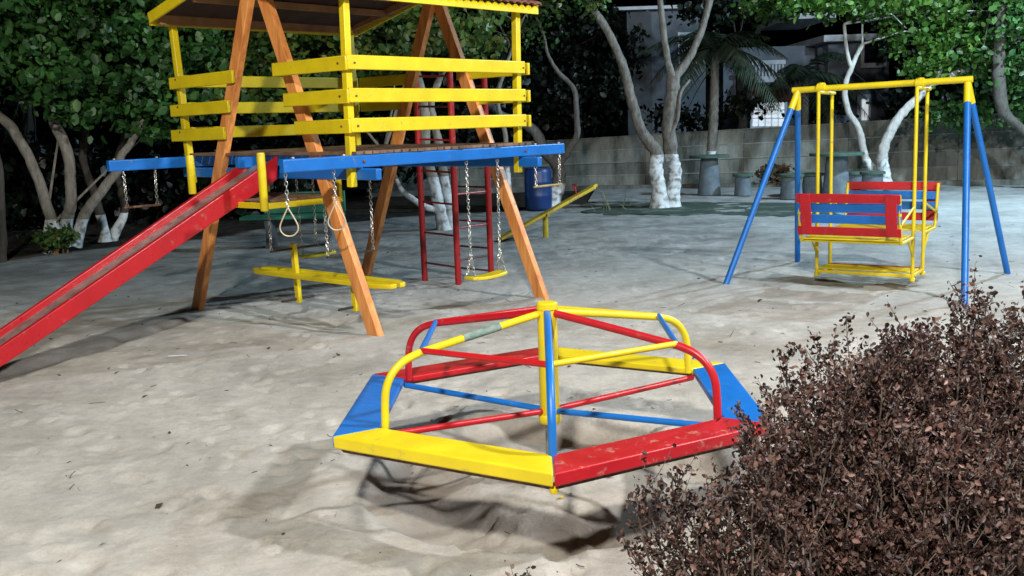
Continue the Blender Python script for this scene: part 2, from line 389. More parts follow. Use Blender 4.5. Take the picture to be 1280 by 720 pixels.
    dm = N(nt, 'ShaderNodeMapRange'); dm.inputs[3].default_value = .36; dm.inputs[4].default_value = 1.05; L(sx.outputs[1], dm.inputs[0])
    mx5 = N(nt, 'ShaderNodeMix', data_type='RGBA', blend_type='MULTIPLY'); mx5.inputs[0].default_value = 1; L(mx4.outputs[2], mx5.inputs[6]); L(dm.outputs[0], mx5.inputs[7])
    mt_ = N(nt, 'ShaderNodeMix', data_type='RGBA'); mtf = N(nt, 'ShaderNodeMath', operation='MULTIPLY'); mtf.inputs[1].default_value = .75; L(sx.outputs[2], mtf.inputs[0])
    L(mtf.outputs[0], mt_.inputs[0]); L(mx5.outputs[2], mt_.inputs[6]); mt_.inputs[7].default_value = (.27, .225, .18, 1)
    ns = N(nt, 'ShaderNodeTexNoise', Scale=7, Detail=8); L(tc.outputs['Object'], ns.inputs['Vector'])
    rs = ramp(nt, ns.outputs[0], [(.35, (.018, .017, .014)), (.7, (.06, .055, .045))])
    mso = N(nt, 'ShaderNodeMix', data_type='RGBA'); L(sx.outputs[0], mso.inputs[0]); mfar = N(nt, 'ShaderNodeMix', data_type='RGBA', blend_type='MULTIPLY'); L(at_.outputs['Alpha'], mfar.inputs[0]); L(mt_.outputs[2], mfar.inputs[6]); mfar.inputs[7].default_value = (.80, .90, .99, 1)  # cool light at the back painted into the sand as a blue tint
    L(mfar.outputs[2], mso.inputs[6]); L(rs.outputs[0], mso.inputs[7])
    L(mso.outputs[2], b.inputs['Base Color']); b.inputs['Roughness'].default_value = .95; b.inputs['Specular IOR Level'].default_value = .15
    nmd = N(nt, 'ShaderNodeTexNoise', Scale=95, Detail=6, Roughness=.7); L(tc.outputs['Object'], nmd.inputs['Vector'])
    bpm = N(nt, 'ShaderNodeBump', Strength=.55, Distance=.008); L(nmd.outputs[0], bpm.inputs['Height'])
    bp1 = N(nt, 'ShaderNodeBump', Strength=.9, Distance=.005); L(ngr.outputs[0], bp1.inputs['Height'])
    nb = N(nt, 'ShaderNodeTexNoise', Scale=26, Detail=7, Roughness=.65); L(tc.outputs['Object'], nb.inputs['Vector'])
    bp2 = N(nt, 'ShaderNodeBump', Strength=.55, Distance=.016); L(nb.outputs[0], bp2.inputs['Height']); L(bpm.outputs[0], bp1.inputs['Normal']); L(bp1.outputs[0], bp2.inputs['Normal'])
    L(bp2.outputs[0], b.inputs['Normal'])
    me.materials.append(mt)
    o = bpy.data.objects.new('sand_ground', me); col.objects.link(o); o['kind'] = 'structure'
    return xs, ys, Z
ang = math.atan2(-.66, .75)
O = Vector((-2.01, 8.33, 0)); UU = Vector((math.cos(ang), math.sin(ang), 0)); VV = Vector((-UU.y, UU.x, 0))
def W(u, v, z=0): return O + UU * u + VV * v + Vector((0, 0, z))
SW1 = W(1.12, 1.38); HO = W(.28, .32)
FEET = [(W(-1.21, 0).x, W(-1.21, 0).y), (W(1.21, .07).x, W(1.21, .07).y), (W(-1.21, 2.02).x, W(-1.21, 2.02).y), (W(1.21, 2.09).x, W(1.21, 2.09).y), (1.98, 9.37), (3.14, 10.87), (3.80, 8.19), (4.87, 9.64), (W(-.55, 2.28).x, W(-.55, 2.28).y), (W(-.06, 2.28).x, W(-.06, 2.28).y), (.5, 14.0), (2.72, 18.2), (2.98, 18.3)]
gx, gy, gZ = ground()
def gz(x, y):
    i = min(max(np.searchsorted(gx, x), 1), len(gx) - 1); j = min(max(np.searchsorted(gy, y), 1), len(gy) - 1)
    return float(gZ[j, i])

# leaf litter and twigs on the sand: nobody could count it
def litter():
    r = random.Random(3); mb = MB()
    for i in range(620):
        y = 2.6 + 13 * r.random() ** 1.5; x = r.uniform(-.62, .62) * y
        s = r.choice([.004, .005, .006, .007, .009, .012, .018]) * (1 + y * .06); a = r.uniform(0, 6.28); z = gz(x, y) + .004
        c = Vector((x, y, z)); d = Vector((math.cos(a), math.sin(a), r.uniform(-.1, .5))); n = Vector((-d.y, d.x, r.uniform(-.4, .4)))
        if r.random() < .35:
            mb.tube([c - d * s * 2, c + n * s * .5, c + d * s * 2.2], .0016 + .0006 * r.random(), 4)
        else:
            k = s * r.uniform(.3, .6); q = Vector((0, 0, s * r.uniform(.1, .5)))
            mb.add([c - d * s, c - d * s * .2 + n * k + q, c + d * s + q * .5, c - d * s * .2 - n * k], [(0, 3, 2, 1)])
    o = mb.build('leaf_litter', noisy('dry_leaf', (.02, .016, .012), (.09, .06, .04), scale=9, rough=.8)); tag(o, 'scattered dark leaf bits and twigs lying on the sand', 'leaf litter', kind='stuff')
litter()
c = gp(222, 447); mb = MB(); mb.tube([c + Vector((-.065, 0, gz(c.x, c.y) + .008)), c + Vector((.065, .005, gz(c.x, c.y) + .010))], .0045, 8)
tag(mb.build('drinking_straw', WHITEP, smooth=True, org=c), 'small white straw lying alone on the open sand below the slide', 'straw')
c = gp(701, 628); c.z = gz(c.x, c.y) + .006; mb = MB(); mb.add([c + Vector(p) * .013 for p in ((-1, -.3, 0), (-.2, -1, .4), (.9, -.5, .2), (.6, .6, .5), (-.5, .8, .1))], [(0, 1, 2, 3, 4)])
tag(mb.build('paint_flake', YEL, org=c), 'small yellow petal on the sand under the front corner of the merry-go-round', 'flake')  # a chip of yellow paint lying on the sand

# ================================================================== MERRY-GO-ROUND
mgr = empty('merry_go_round', MG, 0, 'low six sided merry-go-round with red, yellow and blue seats and pipe rails', 'merry-go-round')
ROT = .027
def dirk(k):
    a = ROT + k * math.pi / 3; return Vector((math.sin(-a), -math.cos(a), 0))
seatc = [YEL, BLU, RED, YEL, BLU, REDw]     # k -> k+1
seatn = ['yellow seat plank', 'blue seat plank', 'red seat plank', 'yellow seat plank', 'blue seat plank', 'red seat plank with a smear of sand']
ZT = .412
for k in range(6):
    d0, d1 = dirk(k), dirk(k + 1); mid = (d0 + d1).normalized(); t = (d1 - d0).normalized()
    g = t * .0025
    A0, A1 = d0 * 1.0 + g, d1 * 1.0 - g; B0, B1 = d0 * .80 + g, d1 * .80 - g
    sag = .012 if k in (0, 5) else 0
    def zz(v, z): return Vector((v.x, v.y, z + .005 * v.x))
    # pressed steel plank: top, turned-down outer lip, inner lip
    prof = [(A0 - mid * .0, A1 - mid * .0)]
    mb = MB(); th = .052
    vs = [zz(A0, ZT), zz(A1, ZT), zz(B1, ZT), zz(B0, ZT), zz(A0, ZT - th), zz(A1, ZT - th), zz(B1, ZT - .03), zz(B0, ZT - .03)]
    mb.add(vs, [(0, 1, 2, 3), (7, 6, 5, 4), (0, 4, 5, 1), (2, 6, 7, 3), (1, 5, 6, 2), (3, 7, 4, 0)])
    s = mb.build('seat', seatc[k], mgr, bevel=.007, seg=3); s['label'] = seatn[k]
    # rusty under-edge angle iron
    mb = MB(); mb.bar(zz(A0 * .955, ZT - .062), zz(A1 * .955, ZT - .062), .02, .02); mb.build('seat_brace', RUSTY, mgr)
# pole, cap, axle
mb = MB(); mb.lathe([(.040, .30), (.043, .305), (.043, .80), (.047, .802), (.047, .826), (.040, .832)], n=28); mb.build('centre_post', YEL, mgr, smooth=True)
mb = MB(); mb.lathe([(.046, .29), (.05, .295), (.05, .325), (.046, .33)], n=28); mb.build('bearing_collar', YEL, mgr, smooth=True)
mb = MB(); mb.lathe([(.022, -.15), (.022, .31)], n=18); mb.build('axle', STEEL, mgr, smooth=True)
pipe = [BLU, YEL, RED, BLU, YEL, RED]
for k in range(6):
    d = dirk(k)
    pts = [(.03, .785), (.3, .742), (.55, .70), (.615, .688), (.68, .665), (.73, .625), (.76, .57), (.77, .51), (.775, .40)]
    if k in (0, 3): pts = [(.03, .79), (.3, .755), (.55, .715), (.64, .69), (.72, .64), (.765, .58), (.79, .51), (.80, .38)]
    P = [d * r + Vector((0, 0, z)) for r, z in pts]
    mb = MB(); mb.tube(smooth_path(P, 4), .0165, 12); o = mb.build('spoke_rail', pipe[k], mgr, smooth=True)
    if k == 1:                                       # scuffed patch of bare teal on the yellow rail
        mb = MB(); mb.tube([d * r + Vector((0, 0, z)) for r, z in ((.235, .7525), (.33, .737), (.41, .7245))], .0174, 12); mb.build('scuffed_patch', TEAL, o, smooth=True)
hub = lambda d: d * .035
for k, mt_ in ((1, RED), (2, BLU), (4, RED), (5, BLU)):
    d = dirk(k); mb = MB(); mb.tube([d * .03 + Vector((0, 0, .345)), d * .80 + Vector((0, 0, .372))], .0135, 12); mb.build('lower_spoke', mt_, mgr, smooth=True)
cross = [RED, BLU, RED, YEL, BLU, YEL]
for k in range(6):
    a, b_ = dirk(k), dirk(k + 1); mb = MB()
    mb.tube([a * .60 + Vector((0, 0, .698)), b_ * .60 + Vector((0, 0, .698))], .0125, 10); mb.build('grip_rail', cross[k], mgr, smooth=True)
d = dirk(0); mb = MB(); mb.lathe([(.012, 0), (.016, .006), (.016, .02), (.008, .026)], c=d * .965 + Vector((0, 0, ZT - .085)), n=12); mb.build('bolt', YEL, mgr, smooth=True)

# ================================================================== PLAY TOWER
tw = empty('play_tower', O, ang, 'wooden play tower with yellow railings, blue beams, orange A-frame legs and tiled roof', 'play tower')
def L3(u, v, z): return Vector((u, v, z))
AP = 2.74
def leg(u0, v, sgn):
    mb = MB(); a = L3(u0, v, -.1 if True else 0); b = L3(.0 + sgn * .035, v + sgn * .0, AP)
    d = (b - a).normalized(); a = L3(u0, v, 0) - d * .12; b = b + d * .12
    mb.bar(a, b, .065, .115, up=(1, 0, 0)); return mb.build('leg', WOOD, tw, bevel=.005)
# A-frames: legs lap past each other at the apex
for v in (0, 2.02):
    leg(-1.21, v - .0, -1).name = 'leg'
    leg(1.21, v + .068, 1)
# posts
for u, v, lean in ((-1.11, 0, -.12), (1.10, -.0, .03), (1.10, 1.93, .03), (-1.11, 1.95, -.03)):
    mb = MB(); mb.bar(L3(u, v, 1.17), L3(u + lean, v, 2.62), .058, .058, up=(1, 0, 0)); mb.build('post', YEL, tw, bevel=.006)
# lower cross beams (along u) and long beams (along v)
for v in (.05, 1.93):
    mb = MB(); mb.bar(L3(-1.30, v, 1.265), L3(1.36, v, 1.265), .055, .088); mb.build('cross_beam', BLU, tw, bevel=.012, seg=3)
for u, v0, v1 in ((-1.155, -.76, 2.6), (1.165, -.68, 2.50)):
    mb = MB(); mb.bar(L3(u, v0, 1.362), L3(u, v1, 1.362), .055, .095); mb.build('swing_beam', BLU, tw, bevel=.009, seg=3)
mb = MB(); mb.bar(L3(-.10, -.2, 1.362), L3(-.10, 2.0, 1.362), .055, .092); mb.build('slide_head_beam', BLU, tw, bevel=.009, seg=3)
# deck boards
mb = MB()
n = 26
for i in range(n):
    v = -.02 + (i + .5) * 2.04 / n; e = .012 * math.sin(i * 7.3)
    mb.bar(L3(-1.20 + e, v, 1.424 + .003 * math.sin(i * 3.1)), L3(1.19 + e, v, 1.424), 2.04 / n - .012, .024)
mb.build('deck', DECKM, tw, bevel=.003)
# railings
RZ = (1.625, 1.845, 2.085); hw = .106
def rail(a, b): mb = MB(); mb.bar(a, b, .028, hw); mb.build('rail', YEL, tw, bevel=.007)
for i, z in enumerate(RZ):
    yl = -.052
    rail(L3(-1.30 + .02 * i, yl, z - .03), L3(-.27 - .095 * (2 - i), yl, z - .02))
    rail(L3(.28 + .12 * (2 - i), yl, z + .0), L3(1.185, yl, z + .0))
    rail(L3(1.18, -.05, z + .005), L3(1.18, 1.96, z + .005))
    rail(L3(-1.19, .03, z - .01), L3(-1.19, 2.06, z - .01))
    rail(L3(-1.15, 2.06, z - .01), L3(-.34 - .15 * (2 - i), 2.06, z - .01))
    rail(L3(.22 + .12 * (2 - i), 2.10, z), L3(1.12, 2.10, z))
# roof: gable, ridge along v
EZ, RZD, UE = 2.62, 2.90, 1.22
v0, v1 = -.22, 2.12
for sgn, nm in ((-1, 'roof_slope'), (1, 'roof_slope')):
    mb = MB(); nc = 26; ns = 6; vs = []; K = nc * ns
    for i in range(K + 1):
        v = v0 + (v1 - v0) * i / K; wv = .018 * abs(math.sin(math.pi * i / ns)) ** .8
        for j, (u, z) in enumerate(((0, RZD), (sgn * (UE + .05), EZ - .02))):
            vs.append(L3(u, v, z + .035 + wv)); vs.append(L3(u, v, z + .018 + wv))
    fs = []
    for i in range(K):
        a = i * 4; b_ = a + 4
        fs += [(a, b_, b_ + 2, a + 2), (a + 1, a + 3, b_ + 3, b_ + 1), (a + 2, b_ + 2, b_ + 3, a + 3), (a, a + 1, b_ + 1, b_)]
    fs += [(0, 2, 3, 1), (K * 4, K * 4 + 1, K * 4 + 3, K * 4 + 2)]
    mb.add(vs, fs); mb.build(nm, TILE, tw, smooth=True)
    # boards below the tiles
    mb = MB(); mb.bar(L3(sgn * .02, (v0 + v1) / 2, RZD + .002), L3(sgn * (UE - .02), (v0 + v1) / 2, EZ + .002), v1 - v0 - .08, .012, up=(sgn * .3, 0, 1)); mb.build('soffit', noisy('soffit_board', (.03, .014, .01), (.06, .03, .02), scale=5, rough=.8), tw)
    for t in (.12, .5):
        u = sgn * UE * t; z = RZD + (EZ - RZD) * t - .04
        mb = MB(); mb.bar(L3(u, v0 + .06, z), L3(u, v1 - .06, z), .045, .06); mb.build('purlin', RAFT, tw, bevel=.004)
    # eave beams and rafters
    mb = MB(); mb.bar(L3(sgn * 1.15, v0 + .05, EZ - .025), L3(sgn * 1.15, v1 - .05, EZ - .005), .05, .085); mb.build('eave_beam', RAFT, tw, bevel=.004)
    for v in (1.98,):
        mb = MB(); mb.bar(L3(sgn * .03, v, RZD - .05), L3(sgn * 1.17, v, EZ + .0), .045, .07); mb.build('rafter', RAFT, tw, bevel=.004)
    for v in (v0, v1):
        mb = MB(); mb.bar(L3(0, v, RZD + .0), L3(sgn * (UE + .0), v, EZ - .01), .024, .095, up=(0, 0, 1)); mb.build('gable_fascia', YEL, tw, bevel=.005)
# scalloped yellow eave fascia on both long sides
for sgn in (-1, 1):
    mb = MB(); K = 27 * 6; vs = []; fs = []
    for i in range(K + 1):
        v = v0 + (v1 - v0) * i / K; wv = .030 * abs(math.sin(math.pi * i / 6))
        for du in (0, .02):
            vs += [L3(sgn * (UE - .01) + sgn * du, v, EZ - .07), L3(sgn * (UE - .01) + sgn * du, v, EZ - .028 + wv)]
    for i in range(K):
        a = i * 4; b_ = a + 4
        fs += [(a, b_, b_ + 1, a + 1), (a + 2, a + 3, b_ + 3, b_ + 2), (a, a + 2, b_ + 2, b_), (a + 1, b_ + 1, b_ + 3, a + 3)]
    mb.add(vs, fs); mb.build('scalloped_fascia', YEL, tw)
# slide (part of the tower)
sl_u0, sl_u1 = -.15, .25
def slp(t): return (-.05 - t * 2.55, 1.325 - t * 1.235)
mb = MB(); cs = []
for i in range(13):
    t = i / 12; v, z = slp(t); z -= .0 if t < .9 else -.02 * (t - .9) * 10
    cs.append((v, z))
uc = (sl_u0 + sl_u1) / 2
def sweep(prof, u0):
    mb = MB(); n = len(prof); vs = [L3(uc + (u0 - uc + a) * (1 - .16 * i / 12), v + .12 * b_, z - .075 + b_ * (1 - .30 * i / 12)) for i, (v, z) in enumerate(cs) for a, b_ in prof]
    fs = [(i * n + j, (i + 1) * n + j, (i + 1) * n + (j + 1) % n, i * n + (j + 1) % n) for i in range(len(cs) - 1) for j in range(n)]
    fs += [tuple(range(n)), tuple((len(cs) - 1) * n + j for j in range(n))[::-1]]
    mb.add(vs, fs); return mb
sl = sweep([(-.15, .03), (-.15, .088), (.15, .088), (.15, .03)], uc).build('slide_chute', STEEL, tw)
for a in (-.169, .169):
    sweep([(a - .02, -.03), (a - .02, .158), (a + .02, .158), (a + .02, -.03)], uc).build('slide_side', SLD, tw, bevel=.008, seg=3)
# slide posts + step platform
for u, vv, z0, z1 in ((-.385, -.45, 1.12, 1.435), (.60, -.45, 1.01, 1.45)):
    mb = MB(); mb.lathe([(.026, z0), (.031, z0 + .006), (.031, z1 - .012), (.027, z1)], c=(u, vv, 0), n=20); mb.build('guard_post', YEL, tw, smooth=True)
for a, b_ in (((-.385, -.42, 1.045), (.60, -.42, 1.045)), ((.60, -.42, 1.045), (.60, .30, 1.045)), ((-.385, -.42, 1.045), (-.385, .30, 1.045)), ((-.385, .30, 1.045), (.60, .30, 1.045))):
    mb = MB(); mb.bar(a, b_, .03, .045); mb.build('step_frame', YEL, tw, bevel=.004)
for u in (-.385, .60):
    mb = MB(); mb.bar((u, .28, 1.05), (u, .28, 1.22), .03, .03, up=(1, 0, 0)); mb.build('step_hanger', YEL, tw)
mb = MB()
for v in (-.33, -.19, -.05, .09, .22): mb.bar(L3(-.37, v, 1.078), L3(.59, v + .01, 1.078), .10, .016)
mb.build('step_slats', DECKM, tw, bevel=.003)
# beam bolts / eye hooks
mb = MB()
for u, v in ((1.165, 2.10), (1.165, 2.44), (1.165, -.58), (1.165, -.12), (-1.155, -.70), (-1.155, -.31)):
    mb.lathe([(.012, 0), (.014, .004), (.010, .014)], c=(u, v, 1.408), n=8)
mb.build('bolts', STEEL, tw)
mb = MB()
for z in RZ:
    for u in (-1.14, 1.10):
        mb.tube([(u, -.066, z - .0), (u, -.075, z - .0)], .008, 8)
    for v in (.01, 1.93): mb.tube([(1.193, v, z), (1.203, v, z)], .008, 8)
for v in (.05, 1.93): mb.tube([(1.192, v, 1.36), (1.204, v, 1.36)], .012, 8)
mb.build('rail_bolts', RUSTY, tw)

# ---- things hanging from the tower
def hang_chain(parent, a, b_): return chain_mb(a, b_).build('chain', CHAIN, parent, smooth=True)
def rel(p, o): return Vector(p) - Vector(o)
def trapeze(u, va, vb, zbar, label, mat, ztop=1.315):
    o = W(u, (va + vb) / 2, zbar); t = empty('trapeze_bar', o, ang, label, 'trapeze', 'trapeze bars hung from the blue beam ends')
    h = (vb - va) / 2
    mb = MB(); mb.tube([(0, -h - .03, 0), (0, h + .03, 0)], .011, 10); mb.build('bar', mat, t, smooth=True)
    for s in (-1, 1): hang_chain(t, (0, s * h, .005), (0, s * h * 1.05, ztop - zbar))
trapeze(-1.155, -.62, -.34, 1.00, 'short rusty trapeze bar on chains under the far left beam end', RUSTY)
trapeze(1.165, 2.10, 2.44, 1.03, 'short yellowish trapeze bar on chains under the right beam end, before the blue barrel', noisy('dusty_bar', (.25, .19, .06), (.40, .30, .10), scale=9))
for v, lab in ((-.65, 'left one of two gymnastic loops hanging beside the slide'), (-.22, 'right one of two gymnastic loops, hanging in front of the orange leg')):
    o = W(1.165, v, .945); t = empty('gymnastic_ring', o, ang + .75, lab, 'gymnastic ring', 'gymnastic loops on chains')
    P = [(0, .0, .125), (.035, 0, .06), (.062, 0, -.0), (.06, 0, -.04), (.032, 0, -.07), (0, 0, -.077), (-.032, 0, -.07), (-.06, 0, -.04), (-.062, 0, 0), (-.035, 0, .06), (0, 0, .125)]
    mb = MB(); mb.tube(smooth_path(P, 3), .0055, 8); mb.build('ring', ROPE, t, smooth=True)
    hang_chain(t, (0, 0, .125), (0, 0, .37))
def flat_swing(name, c, half, ztop, label, group, splay=0):
    t = empty(name, c, ang, label, 'swing', group)
    mb = MB(); n = 9; P = []
    vs = []; fs = []
    ys = [-half - .025, -half, -half * .4, 0, half * .4, half, half + .025]
    for y in ys:
        w = .055 if abs(y) > half else .072; zz_ = .012 * (abs(y) / half) ** 2
        vs += [(-w, y, zz_), (w, y, zz_), (w * .96, y, zz_ + .028), (-w * .96, y, zz_ + .028)]
    for i in range(len(ys) - 1):
        a = i * 4; fs += [(a, a + 1, a + 5, a + 4), (a + 1, a + 2, a + 6, a + 5), (a + 2, a + 3, a + 7, a + 6), (a + 3, a, a + 4, a + 7)]
    fs += [(3, 2, 1, 0), tuple(len(vs) - 4 + i for i in range(4))]
    mb.add(vs, fs); mb.build('seat', YEL, t, bevel=.007, seg=3)
    for s in (-1, 1):
        mbx = chain_mb((0, s * (half - .01), .24), (0, s * half * 1.0, ztop)); 
        chain_mb((-.045, s * half, .03), (0, s * (half - .01), .24), mbx=mbx); chain_mb((.045, s * half, .03), (0, s * (half - .01), .24), mbx=mbx)
        mbx.build('chain', CHAIN, t, smooth=True)
    return t
flat_swing('swing', W(1.165, 1.385, .285), .195, 1.02, 'yellow plank swing seat on two chains beside the red ladder frame', 'flat yellow plank swings')
flat_swing('swing', W(-1.155, 1.36, .335), .19, .965, 'yellow plank swing seat on chains, half hidden behind the yellow horse glider', 'flat yellow plank swings')
# horse glider
gl = empty('glider_swing', W(.28, .32, .12), ang, 'yellow two seat plank glider with upright posts, hung on chains under the tower', 'glider swing')
for s, y0 in ((-1, -.082), (1, .082)):
    mb = MB(); z = .255 + (0 if s > 0 else 0); P = [(-.93, y0 * 1.8, z + .035), (-.80, y0 * 1.2, z + .01), (-.3, y0, z), (.3, y0, z), (.80, y0 * 1.2, z + .01), (.93, y0 * 1.8, z + .035)]
    P = [(-.93, y0 * .55, z), (-.80, y0 * 1.1, z), (.80, y0 * 1.1, z), (.93, y0 * .55, z)]
    vs = []; fs = []
    for (x, y, zc) in P:
        w = .045 if abs(x) < .9 else .028
        vs += [(x, y - w, zc - .018), (x, y + w, zc - .018), (x, y + w, zc + .02), (x, y - w, zc + .02)]
    for i in range(3):
        a = i * 4; fs += [(a, a + 1, a + 5, a + 4), (a + 1, a + 2, a + 6, a + 5), (a + 2, a + 3, a + 7, a + 6), (a + 3, a, a + 4, a + 7)]
    fs += [(3, 2, 1, 0), (12, 13, 14, 15)]
    mb.add(vs, fs); mb.build('seat_plank', YEL, gl, bevel=.006)
for x in (-.38, .38):
    mb = MB(); mb.bar((x + .01, 0, .0), (x + (.0 if x > 0 else -.02), 0, .52), .052, .04, up=(0, 1, 0)); mb.build('upright', YEL, gl, bevel=.004)
    mb = MB(); mb.tube([(x - .02, -.24, .475), (x - .02, .26, .475)], .010, 8); mb.build('handle_bar', DKBAR, gl, smooth=True)
    mb = MB(); mb.tube([(x, -.17, .035), (x, .17, .035)], .011, 8); mb.build('foot_bar', DKBAR, gl, smooth=True)
    for s in (-.23, .25): hang_chain(gl, (x - .02, s, .48), (x - .02, s * 1.02, 1.11))

# ---- red climbing frame (four posts)
cf = empty('climbing_frame', W(-.3, 2.53), ang, 'dark red four post climbing ladder frame standing behind the tower', 'climbing frame')
cu, cv = .245, .25
for su in (-1, 1):
    for sv in (-1, 1):
        mb = MB(); mb.tube([(su * cu, sv * cv, -.1), (su * cu, sv * cv, 2.14)], .032, 14); mb.build('post', DRED, cf, smooth=True)
def rung(a, b_): mb = MB(); mb.tube([a, b_], .0105, 8); mb.build('rung', DRED if random.random() < .5 else noisy('rung_dark', (.06, .012, .012), (.14, .02, .02)), cf, smooth=True)
for z in (.14, .46, .78, 1.10, 1.42, 1.75, 2.05):
    rung((-cu, -cv, z + .06), (cu, -cv, z + .04))
for z in (.08, .32, .60, .96, 1.30, 1.65, 2.0):
    rung((-cu, cv, z), (cu, cv, z))
for z in (.25, .58, .92, 1.26, 1.60, 1.95):
    rung((cu, -cv, z), (cu, cv, z))
    
# ================================================================== BENCH SWING FRAME (right)
bx_ = Vector((1.77, -1.2, 0)).normalized(); S = Vector((3.45, 9.5, 0)); angS = math.atan2(bx_.y, bx_.x)
sf = empty('swing_set', S, angS, 'tall swing frame with yellow top bar and four splayed blue legs', 'swing frame')
BZ = 1.845
mb = MB(); mb.tube([(-.78, 0, BZ - .01), (.84, 0, BZ + .015)], .029, 16); mb.build('top_bar', YEL, sf, smooth=True)
for top, bots in ((-.73, ((-1.145, -.94), (-1.02, .96))), (.80, ((1.03, -1.08), (1.10, .92)))):
    for bx2, by2 in bots:
        a = Vector((top, 0, BZ - .02)); b_ = Vector((bx2, by2, -.12)); q = a.lerp(b_, .085)
        mb = MB(); mb.tube([q, b_], .029, 16); mb.build('leg', BLU, sf, smooth=True)
        mb = MB(); mb.tube([a, a.lerp(b_, .088)], .0315, 16); mb.build('leg_socket', YEL, sf, smooth=True)
for x in (-.5, .40):
    mb = MB(); mb.tube([(x - .035, 0, BZ), (x + .035, 0, BZ)], .046, 16); mb.tube([(x, 0, BZ - .05), (x, 0, BZ + .05)], .03, 10); mb.build('bearing', YEL, sf, smooth=True)
# face to face glider
fg = empty('bench_swing', S, angS, 'face to face bench swing with red and blue backrests on yellow rods', 'bench swing')
xl, xr = -.45, .43; PD = .215
for x in (xl, xr):
    mb = MB(); mb.tube([(x, -PD - .01, BZ - .045), (x + .01, PD + .01, BZ - .05)], .016, 10); mb.build('hanger_yoke', YEL, fg, smooth=True)
    for s in (-1, 1):
        mb = MB(); mb.tube([(x - .01, s * PD, BZ - .045), (x, s * PD, .07)], .0165, 12); mb.build('hanger_rod', YEL, fg, smooth=True)
        mb = MB(); mb.lathe([(.018, 0), (.026, .004), (.026, .03), (.018, .034)], c=(x, s * PD, .05), n=12); mb.build('rod_foot', YEL, fg, smooth=True)
# footboard
for s in (-1, 1):
    mb = MB(); mb.bar((xl, s * PD, .10), (xr, s * PD, .10), .03, .03); mb.build('floor_rail', YEL, fg, bevel=.004)
for x in (xl, xr):
    mb = MB(); mb.bar((x, -PD, .10), (x, PD, .10), .026, .026); mb.build('floor_rail', YEL, fg, bevel=.004)
for i, v in enumerate((-.14, -.07, .0, .07, .14)):
    mb = MB(); mb.bar((xl + .01, v, .124), (xr - .01, v, .124), .055, .014); mb.build('floor_slat', REDw if i == 4 else YEL, fg, bevel=.003)
for s in (-1, 1):
    yb = s * .70; yi = s * PD
    # seat slats and frame
    for i in range(5):
        y = yi + (yb - yi) * (i + .5) / 5
        mb = MB(); mb.bar((xl + .015, y, .475), (xr - .015, y, .475), .080, .016); mb.build('seat_slat', YEL, fg, bevel=.003)
    for x in (xl, xr):
        mb = MB(); mb.tube(smooth_path([(x, yi, .455), (x, yb - s * .06, .452), (x, yb - s * .0, .47), (x, yb + s * .03, .54), (x - .0, yb + s * .10, .885)], 4), .0155, 10); mb.build('side_frame', YEL, fg, smooth=True)
        mb = MB(); mb.tube([(x, yi, .28), (x, yi + s * .20, .45)], .012, 8); mb.build('seat_strut', YEL, fg, smooth=True)
        mb = MB(); mb.tube([(x, yi, .74), (x, yb + s * .035, .61)], .011, 8); mb.build('arm_brace', YEL, fg, smooth=True)
    mb = MB(); mb.tube([(xl, yb - s * .05, .452), (xr, yb - s * .05, .452)], .013, 8); mb.build('seat_rail', YEL, fg, smooth=True)
    # backrest: red frame, two blue slats, leaning slightly back
    def bk(x, z, off=0): return Vector((x, yb + s * (.02 + (z - .5) * .22 + off), z))
    offo = .028
    for z, h, mtq, of in ((.855, .082, RED, offo), (.555, .078, RED, offo), (.765, .080, BLU, offo - .024), (.665, .080, BLU, offo - .024)):
        x0, x1 = (xl - .015, xr + .015)
        mb = MB(); mb.bar(bk(x0, z, of), bk(x1, z, of), .018, h, up=(0, s * .22, 1)); mb.build('back_slat', mtq, fg, bevel=.004)
    for x in (xl + .075, xr - .06):
        mb = MB(); mb.bar(bk(x, .520, offo + .019), bk(x, .893, offo + .019), .095, .016, up=(0, 1, 0)); mb.build('back_stile', RED, fg, bevel=.004)

# ================================================================== SEESAW in the middle distance
ss = empty('seesaw', (.50, 14.0, 0), 0, 'yellow seesaw tilted up to the right on a short yellow post', 'seesaw')
a = Vector((-.66, -.12, .02)); b_ = Vector((.78, .28, .715)); dd = (b_ - a).normalized(); sd = dd.cross(Vector((0, 0, 1))).normalized()
for s in (-1, 1):
    mb = MB(); off = sd * (s * .085) + Vector((0, 0, .012 * s))
    mb.bar(a + off, b_ + off - dd * (.1 if s > 0 else 0), .095, .045); mb.build('plank', YELd, ss, bevel=.012)
    
mb = MB(); mb.tube([(0, .03, -.1), (0, .03, .335)], .04, 12); mb.build('fulcrum_post', YELd, ss, smooth=True)
mb = MB(); mb.tube([Vector((0, .03, .33)) - sd * .16, Vector((0, .03, .33)) + sd * .16], .02, 10); mb.build('pivot', YELd, ss, smooth=True)
for t in (.13, .78):
    c = a.lerp(b_, t); mb = MB(); mb.tube([c, c + Vector((-.03, 0, .16))], .010, 8); mb.tube([c + Vector((-.03, 0, .16)) - sd * .10, c + Vector((-.03, 0, .16)) + sd * .10], .010, 8); mb.build('handle', RED, ss, smooth=True)

# ================================================================== BARREL
br = empty('barrel', (.55, 18.7, 0), 0, 'blue plastic barrel standing beside the whitewashed curved trunk', 'barrel')
mb = MB(); mb.lathe([(.20, 0), (.235, .02), (.25, .06), (.255, .25), (.262, .27), (.255, .29), (.255, .50), (.262, .52), (.255, .54), (.25, .70), (.235, .76), (.23, .765)], n=28); mb.build('body', BARREL, br, smooth=True)
mb = MB(); mb.lathe([(.235, .765), (.24, .77), (.24, .785), (.20, .79)], n=28); mb.build('rim', BARREL, br, smooth=True)

